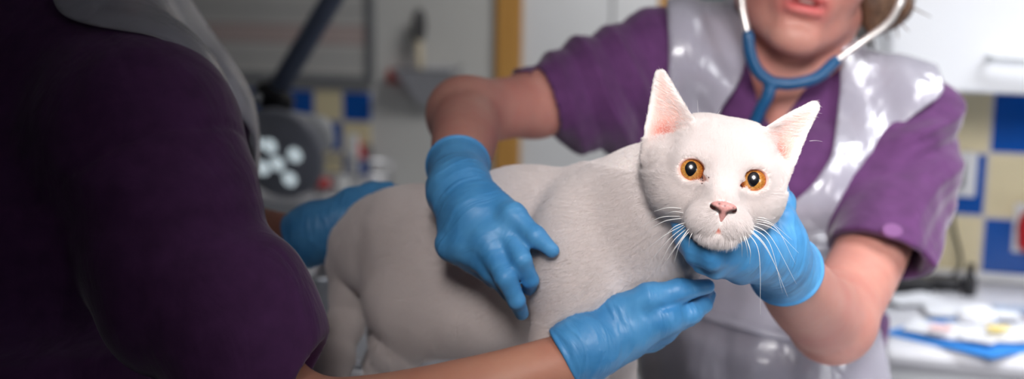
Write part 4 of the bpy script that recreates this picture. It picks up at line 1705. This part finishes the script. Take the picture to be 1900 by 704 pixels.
# red dispenser at the edge
ru, rz_ = onv(1909, 430, VT - .05)
p = rp(ru, VT - .05, rz_)
r = thing('wall_dispenser', 'rounded red dispenser fixed to the blue tile', 'dispenser', rp(ru, VT - .009, rz_), -PHI)
V, Q = mesh_sdf(Sdf().add(cone(p - RZ * .022, p + RZ * .022, .020, .020)).add(cone(p, p + RV * .035, .017, .02), .006), p - .07, p + .07, .004)
obj('dispenser_body', V, Q, M_RED, r)
V, Q = box(p + RV * .036, (.05, .01, .10), RR, .003); obj('back_plate', V, Q, M_PALE, r, smooth=False)


# blue pad with papers and packets
def quad_slab(pts2, z0, th):
    P = [rp(*onz(x, y, z0), z0) for x, y in pts2]
    V = [p for p in P] + [p + RZ * th for p in P]
    n = len(P)
    Q = [tuple(range(n))[::-1], tuple(range(n, 2 * n))] + [(i, (i + 1) % n, n + (i + 1) % n, n + i) for i in range(n)]
    return np.array(V), Q


V, Q = quad_slab([(1640, 620), (1840, 667), (2010, 634), (1800, 592), (1716, 597)], zw + .0008, .003)
tag(obj('absorbent_pad', V, Q, M_BLUE, None, V.mean(0), 0, False), 'blue absorbent pad lying on the worktop under white papers', 'pad')


def sheet(px, py, w_, d_, ang, z, mat, name, label, cat, wob=.004, thick=.0012, group=None):
    c = wpt(px, py, z)
    e1 = math.cos(ang) * RU + math.sin(ang) * RV; e2 = -math.sin(ang) * RU + math.cos(ang) * RV
    n = 10
    V = []; Q = []
    for lay in (0, 1):
        for i in range(n):
            for j in range(n):
                a, b_ = i / (n - 1) - .5, j / (n - 1) - .5
                p = c + e1 * a * w_ + e2 * b_ * d_
                hz_ = wob * (1 + float(noise(np.array([[a * 3.1 + px, b_ * 3.1 + py, z * 99]]))[0])) * .5
                V.append(p + RZ * (hz_ + lay * thick))
    f = lambda l_, i, j: l_ * n * n + i * n + j
    for i in range(n - 1):
        for j in range(n - 1):
            Q.append((f(1, i, j), f(1, i + 1, j), f(1, i + 1, j + 1), f(1, i, j + 1)))
            Q.append((f(0, i, j), f(0, i, j + 1), f(0, i + 1, j + 1), f(0, i + 1, j)))
    rim = [(i, 0) for i in range(n - 1)] + [(n - 1, j) for j in range(n - 1)] + [(i, n - 1) for i in range(n - 1, 0, -1)] + [(0, j) for j in range(n - 1, 0, -1)]
    for k_ in range(len(rim)):
        a, b_ = rim[k_], rim[(k_ + 1) % len(rim)]
        Q.append((f(0, *a), f(0, *b_), f(1, *b_), f(1, *a)))
    return tag(obj(name, np.array(V), Q, mat, None, c, 0, False), label, cat, group)


sheet(1768, 622, .15, .085, -.35, .005, M_PAPER, 'paper_sheet', 'large crumpled white paper across the middle of the blue pad', 'paper', .012)
sheet(1848, 622, .14, .11, .2, .006, M_PAPER, 'paper_sheet', 'white paper under the yellow card on the blue pad', 'paper', .010)
sheet(1800, 582, .16, .09, .1, .005, M_PAPER, 'paper_sheet', 'white paper lying behind the blue pad near the black bottle', 'paper', .012)
sheet(1694, 560, .11, .08, .5, .004, M_PAPER, 'paper_sheet', 'white paper lying beside the elbow on the worktop', 'paper', .008)
sheet(1852, 612, .035, .022, .3, .022, M_YELLOW, 'card_packet', 'small yellow card on top of the white papers', 'packet', .002, .003)
sheet(1745, 612, .034, .026, -.3, .021, M_PINK, 'card_packet', 'small pink card on top of the white papers', 'packet', .002, .003)
sheet(1880, 582, .07, .04, .1, .006, plain('grey_blue_wrap', srgb(150, 164, 186), .4), 'wrapped_packet', 'grey blue wrapped packet behind the yellow card', 'packet', .010, .004)
c = wpt(1812, 600, .014)
S = Sdf().add(ell(c + RZ * .014, (.034, .024, .018))).displace(lambda P: (.006 * noise(P * 60)).astype(np.float32))
V, Q = mesh_sdf(S, c - .06, c + .08, .003)
tag(obj('crumpled_wrapper', V, Q, M_PAPER, None, c), 'ball of crumpled white wrapper on the papers', 'wrapper')

# ---- far wall: oak posts, white door, board
for i, (a, b_) in enumerate(((923, 968), (1220, 1243))):
    u0, u1 = onv(a, 160, VF)[0], onv(b_, 160, VF)[0]
    struct('trim_%d' % (i + 1), rbox(u0, u1, VF - .03, VF, 0, 2.2, .004), M_WOOD)
u0, u1 = onv(969, 160, VF)[0], onv(1219, 160, VF)[0]
d = struct('door_1', rbox(u0, u1, VF - .012, VF, .01, 2.2, .002), M_WHITE)
um = onv(1134, 160, VF)[0]
struct('door_groove', rbox(um - .004, um + .004, VF - .016, VF - .010, .01, 2.2), M_GREY, parent=d)
u0, z0 = onv(1247, 17, VF); u1, _ = onv(1400, 0, VF)
nb = thing('notice_board', 'dark green board on the wall behind the leaning person', 'board', rp((u0 + u1) / 2, VF, z0), -PHI)
V, Q = rbox(u0, u1, VF - .02, VF - .001, z0, z0 + .6, .003); obj('board_panel', V, Q, M_GREEN, nb, smooth=False)
V, Q = rbox(u0 - .006, u1 + .01, VF - .026, VF - .001, z0 - .012, z0, .003); obj('board_edge', V, Q, M_GREY, nb, smooth=False)

# ---- far left: planner board, tiles, counter
u0, z0 = onv(330, 131, VF); u1, _ = onv(686, 131, VF); _, z1 = onv(500, -330, VF)
wb = thing('planner_board', 'large grey framed white planner board ruled with faint lines on the far wall', 'board', rp((u0 + u1) / 2, VF, z0), -PHI)
t = NT('planner_sheet')
s = t.n('ShaderNodeSeparateXYZ'); t.l(t.coord((1, 1, 1)), s.inputs[0])
fr = t.math('FRACT', t.math('MULTIPLY', s.outputs[2], 17.0))
ln = t.math('LESS_THAN', fr, .10)
base = t.mix(t.noise(t.coord((2, 2, 9)), 3, 2), srgb(206, 206, 204), srgb(190, 188, 186))
colr = t.mix(ln, base, srgb(150, 152, 156))
rd = t.math('MULTIPLY', t.math('LESS_THAN', t.math('ABSOLUTE', t.math('SUBTRACT', s.outputs[2], .15)), .035), .3)
colr = t.mix(rd, colr, srgb(190, 120, 112))
t.bsdf(colr, .35)
V, Q = rbox(u0, u1, VF - .015, VF, z0, z1); obj('planner_panel', V, Q, t.m, wb, smooth=False)
for nm, bx in (('frame_rail', (u0 - .02, u1 + .02, VF - .03, VF, z0 - .03, z0)), ('frame_rail', (u0 - .02, u1 + .02, VF - .03, VF, z1, z1 + .03)),
               ('frame_stile', (u1, u1 + .024, VF - .03, VF, z0, z1)), ('frame_stile', (u0 - .024, u0, VF - .03, VF, z0, z1))):
    V, Q = rbox(*bx, .003); obj(nm, V, Q, M_GREY, wb, smooth=False)

zf = .91
tu, tzz = onv(637, 225, VF)
ut0 = onv(330, 200, VF)[0]; ut1 = onv(688, 200, VF)[0]; ztop = tzz + .112
V, Q = rbox(ut0, ut1, VF - .008, VF, zf, ztop)
cc = np.asarray(V).mean(0)
TS = .112
struct('wall_tiles_far', (V, Q), tile_mat('far_tiles', TS, (float(cc @ RU) - tu + 21 * TS, float(cc[2]) - tzz + 20 * TS), BLUE, CREAM, GROUT))
ct = thing('side_counter', 'pale counter along the far tiled wall behind the lamp', 'worktop', rp(ut0 + .6, VF - .25, 0), -PHI)
ue = onv(720, 350, VF)[0]
V, Q = rbox(ut0, ue, VF - .50, VF - .009, zf - .04, zf, .01); obj('counter_slab', V, Q, M_WORK, ct, smooth=False)
V, Q = rbox(ut0 + .02, ue - .02, VF - .46, VF - .02, 0, zf - .04, .004); obj('plinth', V, Q, M_WHITE, ct, smooth=False)


def fpt(px, py):
    a = onz(px, py, zf); return rp(a[0], a[1], zf)


def fbase(px, vv):
    """point of the far counter under pixel column px at depth vv"""
    u_ = onv(px, 380, vv)[0]
    return rp(u_, vv, zf)


p = fbase(545, 3.62)
r = thing('storage_tub', 'white lidded tub on the far counter below the lamp', 'tub', p, -PHI)
V, Q = lathe([(0, 0), (.050, 0), (.058, .008), (.064, .060), (0, .060)], p, n=32); obj('tub_body', V, Q, M_PALE, r)
V, Q = lathe([(0, .082), (.04, .080), (.066, .070), (.068, .061), (0, .061)][::-1], p, n=32); obj('lid', V, Q, M_PALE, r)
p = fbase(598, 3.56)
r = thing('red_capped_jar', 'small jar with a red cap on the far counter', 'jar', p)
V, Q = lathe([(0, 0), (.026, 0), (.028, .006), (.028, .024), (0, .024)], p, n=24); obj('jar_body', V, Q, M_GREY, r)
V, Q = lathe([(0, .024), (.030, .024), (.030, .046), (.024, .050), (0, .050)], p, n=24); obj('cap', V, Q, M_RED, r, label='red cap')
p = fbase(634, 3.58)
r = thing('white_jar', 'small round white jar beside the red capped jar', 'jar', p)
V, Q = lathe([(0, 0), (.022, 0), (.026, .006), (.026, .040), (.020, .048), (0, .048)], p, n=24); obj('jar_body', V, Q, M_PALE, r)
V, Q = lathe([(0, .048), (.022, .048), (.022, .062), (0, .064)], p, n=24); obj('lid', V, Q, M_PALE, r)
# wire rack with an upright post
p = fbase(655, 3.72)
r = thing('drying_rack', 'pale metal rack with an upright post and cross bars on the far counter', 'rack', p, -PHI)
V, Q = rbox(float(p @ RU) - .016, float(p @ RU) + .016, 3.705, 3.735, zf, zf + .185, .003); obj('upright', V, Q, M_PALE, r, smooth=False)
for dz in (.05, .10):
    V, Q = tube([p + RU * -.22 + RZ * dz - RV * .03, p + RU * .16 + RZ * dz - RV * .03], .006, 10); obj('cross_bar', V, Q, M_STEEL, r)
for du in (-.21, .15):
    V, Q = tube([p + RU * du - RV * .03 + RZ * .0, p + RU * du - RV * .03 + RZ * .105], .006, 10); obj('rack_leg', V, Q, M_STEEL, r)
# red bottle hanging by the tiles
ru, rz_ = onv(672, 280, VF - .03)
p = rp(ru, VF - .035, rz_)
r = thing('spray_bottle', 'small red capped bottle in a bracket on the far tiles', 'bottle', p, -PHI)
V, Q = mesh_sdf(Sdf().add(cone(p + RZ * .03 - RU * .02, p - RZ * .02, .014, .018)), p - .08, p + .08, .004); obj('cap', V, Q, M_RED, r, label='red cap')
V, Q = mesh_sdf(Sdf().add(cone(p - RZ * .035, p - RZ * .07, .020, .022)), p - .12, p + .08, .004); obj('bottle_body', V, Q, plain('blue_plastic', srgb(20, 70, 150), .4), r)
V, Q = rbox(ru - .03, ru + .03, VF - .014, VF - .008, rz_ - .08, rz_ + .02, .002); obj('bracket', V, Q, M_GREY, r, smooth=False)

# wall hopper with a long handled brush and red cartons
a0, zt_ = onv(742, 122, VF - .06); a1, _ = onv(850, 126, VF - .06)
_, zbm = onv(790, 196, VF - .06)
h_ = thing('wall_hopper', 'grey wedge shaped hopper fixed to the far wall', 'holder', rp((a0 + a1) / 2, VF, zbm), -PHI)
V = [rp(a0, VF - .001, zt_), rp(a1, VF - .001, zt_), rp(a1, VF - .12, zt_ - .012), rp(a0, VF - .12, zt_ - .012), rp(a0 + .07, VF - .001, zbm), rp(a1 - .10, VF - .001, zbm), rp(a1 - .10, VF - .035, zbm), rp(a0 + .07, VF - .035, zbm)]
Q = [(3, 2, 6, 7), (0, 3, 7, 4), (2, 1, 5, 6), (4, 7, 6, 5), (0, 4, 5, 1)]
hb = obj('hopper_body', np.array(V), Q, plain('grey_painted_metal', srgb(206, 207, 214), .4), h_, smooth=False)
md = hb.modifiers.new('wall', 'SOLIDIFY'); md.thickness = .004
V, Q = tube([rp(a0, VF - .004, zt_ + .002), rp(a0, VF - .12, zt_ - .010), rp(a1, VF - .12, zt_ - .010), rp(a1, VF - .004, zt_ + .002)], .005, 8)
obj('rim', V, Q, M_GREY, h_, smooth=False)
bu, bz = onv(778, 48, VF - .06)
p = rp(bu, VF - .06, bz)
r = thing('long_handled_brush', 'grey oval headed brush standing in the wall hopper', 'brush', rp(bu, VF - .06, zt_ - .06), -PHI)
V, Q = mesh_sdf(Sdf().add(ell(p, (.026, .018, .062), RR)), p - .08, p + .08, .003); obj('brush_head', V, Q, plain('dark_grey_bristle', srgb(78, 78, 80), .9, .2, 200), r)
V, Q = tube([p - RZ * .05, p - RZ * .13 + RU * .002, rp(bu + .004, VF - .06, zt_ - .06)], [.012, .015, .013], 12); obj('handle', V, Q, plain('beige_plastic', srgb(196, 184, 160), .5), r, label='beige handle')
for k_, (x, y, lab) in enumerate(((728, 142, 'small pale red carton fixed left of the wall hopper'), (745, 140, 'small bright red carton touching the wall hopper'))):
    cu2, cz2 = onv(x, y, VF - .03)
    V, Q = rbox(cu2 - .014, cu2 + .014, VF - .05, VF - .001, cz2 - .026, cz2 + .026, .003)
    tag(obj('carton', V, Q, M_RED if k_ else plain('faded_red_card', srgb(196, 110, 104), .6), None, rp(cu2, VF - .03, cz2), -PHI, False), lab, 'carton')

# ---- examination lamp
LD = 2.55
ln_ = thing('examination_lamp', 'grey dish examination lamp with round lenses on a dark blue arm', 'lamp', at(545, 300, LD))
nd = nrm(-FWD * .86 - UP * .40 - RT * .30)
ctr = at(520, 285, LD)
prof = [(0, .030), (.050, .030), (.092, .018), (.104, .000), (.098, -.012), (0, -.012)]
V, Q = lathe([(r_, -h2) for r_, h2 in prof], ctr, nd, 48)
dish = obj('dish', V, Q, plain('lamp_grey', srgb(168, 170, 182), .35), ln_)
M_LENS = plain('lit_lens', srgb(240, 244, 247), .3, .01, 10, Emission_Color=(.8, .94, 1, 1), Emission_Strength=.42)
lx_, ly_, _ = frame_of(nd, UP)
for (x, y) in ((476, 262), (507, 266), (515, 304), (558, 279), (480, 318), (535, 335)):
    c = at(x, y, LD); c = c + nd * (float((ctr - c) @ nd) + .012)
    V, Q = lathe([(0, .006), (.012, .0045), (.0172, .0), (.0172, -.004), (0, -.004)][::-1], c, nd, 28)
    obj('lens', V, Q, M_LENS, dish)
S = Sdf().add(cone(at(508, 222, LD + .02), at(588, 244, LD + .02), .026, .034)).add(cone(at(588, 244, LD + .02), at(600, 262, LD + .02), .034, .024), .01)
V, Q = mesh_sdf(S, at(548, 240, LD) - .16, at(548, 240, LD) + .16, .005); obj('housing', V, Q, M_PALE, ln_, label='white upper housing')
M_ARM = plain('dark_blue_metal', srgb(104, 114, 138), .4)
a, b_ = at(508, 178, LD), at(628, -22, LD)
b_ = a + (b_ - a) * 1.9
V, Q = tube([a, a * .5 + b_ * .5, b_], .0235, 16); obj('arm', V, Q, M_ARM, ln_, label='dark blue arm')
e = np.array([b_[0], b_[1], 2.699])
V, Q = tube([b_, b_ * .5 + e * .5, e], .022, 16); obj('ceiling_stem', V, Q, M_ARM, ln_)
S = Sdf().add(cone(at(496, 176, LD), at(520, 190, LD), .030, .030)).add(cone(at(506, 184, LD), at(500, 214, LD), .022, .018), .01).add(cone(at(506, 184, LD), at(468, 184, LD - .01), .014, .014), .006)
V, Q = mesh_sdf(S, at(500, 190, LD) - .10, at(500, 190, LD) + .10, .004); obj('joint', V, Q, M_BLACK, ln_, label='black swivel joint')
V, Q = lathe([(0, 0), (.013, 0), (.013, .012), (0, .012)], at(474, 183, LD - .03), -FWD, 20); obj('knob', V, Q, M_STEEL, ln_)

# ---- examination table
X0, X1, Y0, Y1 = -.235, .66, .78, 1.25
tb = thing('examination_table', 'steel topped examination table under the standing cat', 'table', ((X0 + X1) / 2, (Y0 + Y1) / 2, 0))
V, Q = box(((X0 + X1) / 2, (Y0 + Y1) / 2, TABLE_Z - .016), (X1 - X0, Y1 - Y0, .03), None, .010); obj('table_top', V, Q, M_STEEL, tb, smooth=False)
V, Q = box(((X0 + X1) / 2, (Y0 + Y1) / 2, TABLE_Z - .07), (.5, .3, .08), None, .008); obj('under_frame', V, Q, M_GREY, tb, smooth=False)
V, Q = box(((X0 + X1) / 2, (Y0 + Y1) / 2, .50), (.16, .16, .88), None, .012); obj('column', V, Q, M_PALE, tb, smooth=False)
V, Q = box(((X0 + X1) / 2, (Y0 + Y1) / 2, .03), (.62, .40, .06), None, .015); obj('base', V, Q, M_GREY, tb, smooth=False)

# ---- instrument trolley behind the table, with a steel bowl on white liner
tz_ = float(at(600, 640, 1.62)[2])
tc = at(640, 640, 1.66)
TRX, TRY = .40, .30
r = thing('instrument_trolley', 'steel instrument trolley standing behind the cat', 'trolley', (tc[0], tc[1], 0))
V, Q = box((tc[0], tc[1], tz_ - .010), (TRX, TRY, .02), None, .006); obj('tray', V, Q, M_STEEL, r, smooth=False)
for sx in (-1, 1):
    for sy in (-1, 1):
        lx0, ly0 = tc[0] + sx * (TRX / 2 - .025), tc[1] + sy * (TRY / 2 - .025)
        V, Q = tube([(lx0, ly0, .07), (lx0, ly0, tz_ - .02)], .011, 12); lg = obj('leg', V, Q, M_STEEL, r)
        V, Q = lathe([(0, -.01), (.032, -.01), (.034, 0), (.032, .01), (0, .01)], (lx0, ly0, .0345), (1, 0, 0), 20); obj('caster', V, Q, M_BLACK, lg)
V, Q = box((tc[0], tc[1], tz_ + .0035), (TRX - .04, TRY - .04, .005), None, .002)
tag(obj('trolley_liner', V, Q, M_PAPER, None, (tc[0], tc[1], tz_), 0, False), 'white liner sheet covering the trolley tray', 'liner')
p = at(575, 600, 1.60); p[2] = tz_ + .007
bh = float(at(575, 494, 1.60)[2]) - p[2]
V, Q = lathe([(0, 0), (.038, 0), (.046, .008), (.062, bh - .004), (.068, bh), (.064, bh + .002), (.058, bh - .006), (.042, .012), (0, .008)], p, n=44)
tag(obj('steel_bowl', V, Q, M_STEEL, None, p), 'round steel bowl on the trolley beside the tail of the cat', 'bowl')

# ---- stethoscope round the neck
st = thing('stethoscope', 'blue stethoscope hanging round the neck of the leaning person', 'stethoscope', at(1430, 158, 1.34))
M_TUBE = plain('blue_rubber_tube', srgb(16, 74, 116), .35, .04, 30)
L_ = spline([at(1388, 64, 1.315), at(1392, 100, 1.318), at(1406, 132, 1.322), at(1430, 153, 1.326)], 8)
R_ = spline([at(1430, 153, 1.326), at(1468, 156, 1.324), at(1515, 144, 1.322), at(1552, 112, 1.325)], 8)
D_ = spline([at(1430, 153, 1.326), at(1424, 180, 1.328), at(1408, 210, 1.335), at(1396, 250, 1.345), at(1400, 330, 1.362), at(1420, 400, 1.372)], 8)
S = Sdf()
for q in (L_, R_, D_):
    for a, b_ in zip(q[:-1], q[1:]):
        S.add(cone(a, b_, .0058, .0058), .003)
V, Q = mesh_sdf(S, at(1430, 240, 1.34) - .14, at(1430, 240, 1.34) + .14, .0022)
obj('tubing', V, Q, M_TUBE, st, label='blue Y shaped tubing')
M_TUBEMETAL = plain('ear_tube_metal', srgb(214, 208, 204), .3, .03, 40, Metallic=.6)
ear = lambda s: HOV + s * .080 * HMV[0] - .008 * HMV[1] - .006 * HMV[2]
for pts_, s in (([at(1388, 66, 1.315), at(1378, 20, 1.318), at(1372, -10, 1.325), ear(-1) + .012 * -HMV[0] - .03 * HMV[1] + .01 * HMV[2], ear(-1)], -1), ([at(1550, 114, 1.324), at(1600, 78, 1.318), at(1650, 40, 1.318), at(1672, 0, 1.33), ear(1) + .03 * HMV[0] - .02 * HMV[1], ear(1)], 1)):
    V, Q = tube(spline(pts_, 8), .0040, 10)
    o = obj('ear_tube', V, Q, M_TUBEMETAL, st, label='bare metal ear tube')
    V, Q = mesh_sdf(Sdf().add(ell(pts_[-1], (.007, .006, .006))), pts_[-1] - .01, pts_[-1] + .01, .0012)
    obj('ear_tip', V, Q, M_PALE, o)
V, Q = lathe([(0, 0), (.020, 0), (.022, .003), (.020, .010), (.008, .016), (0, .016)], at(1424, 412, 1.374), -FWD, 32)
obj('chest_piece', V, Q, M_STEEL, st)
# ================================================================== light
w = bpy.data.worlds.new('world'); SC.world = w
w.use_nodes = True
w.node_tree.nodes['Background'].inputs[0].default_value = (.8, .87, 1, 1)
w.node_tree.nodes['Background'].inputs[1].default_value = .012


def lamp(name, kind, loc, target, power, color=(1, 1, 1), **kw):
    d = bpy.data.lights.new(name, kind)
    d.energy = power; d.color = color
    for k, v in kw.items(): setattr(d, k, v)
    o = bpy.data.objects.new(name, d); COL.objects.link(o)
    o.location = loc
    dv = Vector(target) - Vector(loc)
    o.rotation_euler = dv.to_track_quat('-Z', 'Y').to_euler()
    return o


# added key spot above the camera, its cone narrowed to keep the left dark
lamp('added_key_spot', 'SPOT', (.05, -.32, 2.20), (.60, 1.2, 1.36), 142, (1, .968, .968), spot_size=rad(53), spot_blend=1.0, shadow_soft_size=.30)
# unseen area fills, added over the table, the worktop and the far wall
lamp('added_fill_table', 'AREA', (1.08, .70, 2.66), (.84, .90, 1.2), 12, (.98, .98, 1), shape='RECTANGLE', size=1.0, size_y=.7, spread=rad(60))
lamp('added_fill_worktop', 'AREA', tuple(rp(1.05, 1.65, 2.66)), tuple(rp(.75, 2.4, .75)), 17, (.93, .96, 1), shape='RECTANGLE', size=1.2, size_y=.5, spread=rad(88))
lamp('added_fill_far', 'AREA', tuple(rp(-.22, 3.05, 2.66)), tuple(rp(-.62, 3.9, 1.2)), 17, (1, .98, .96), shape='RECTANGLE', size=.6, size_y=.6, spread=rad(120))
# weak fill added low at front right to lift the cat's lower body
lamp('added_fill_front', 'AREA', (1.5, -.6, 1.55), (.58, 1.0, 1.28), 1.0, (.95, .97, 1), shape='RECTANGLE', size=.6, size_y=.8, spread=rad(38))
# ================================================================== camera
cd = bpy.data.cameras.new('camera')
cd.sensor_width = 36.0
cd.lens = 36.0 * F / 1900.0
cd.clip_start = .05
cam = bpy.data.objects.new('camera', cd)
COL.objects.link(cam)
Mx = Matrix(((RT[0], UP[0], -FWD[0], CAM[0]), (RT[1], UP[1], -FWD[1], CAM[1]), (RT[2], UP[2], -FWD[2], CAM[2]), (0, 0, 0, 1)))
cam.matrix_world = Mx
cd.dof.use_dof = True
cd.dof.focus_distance = .842
cd.dof.aperture_fstop = 3.4
cd.dof.aperture_blades = 0
SC.camera = cam
SC.view_settings.view_transform = 'Standard'
SC.view_settings.look = 'None'
SC.view_settings.gamma = 1.0
SC.view_settings.use_curve_mapping = False
SC.view_settings.exposure = 0.20
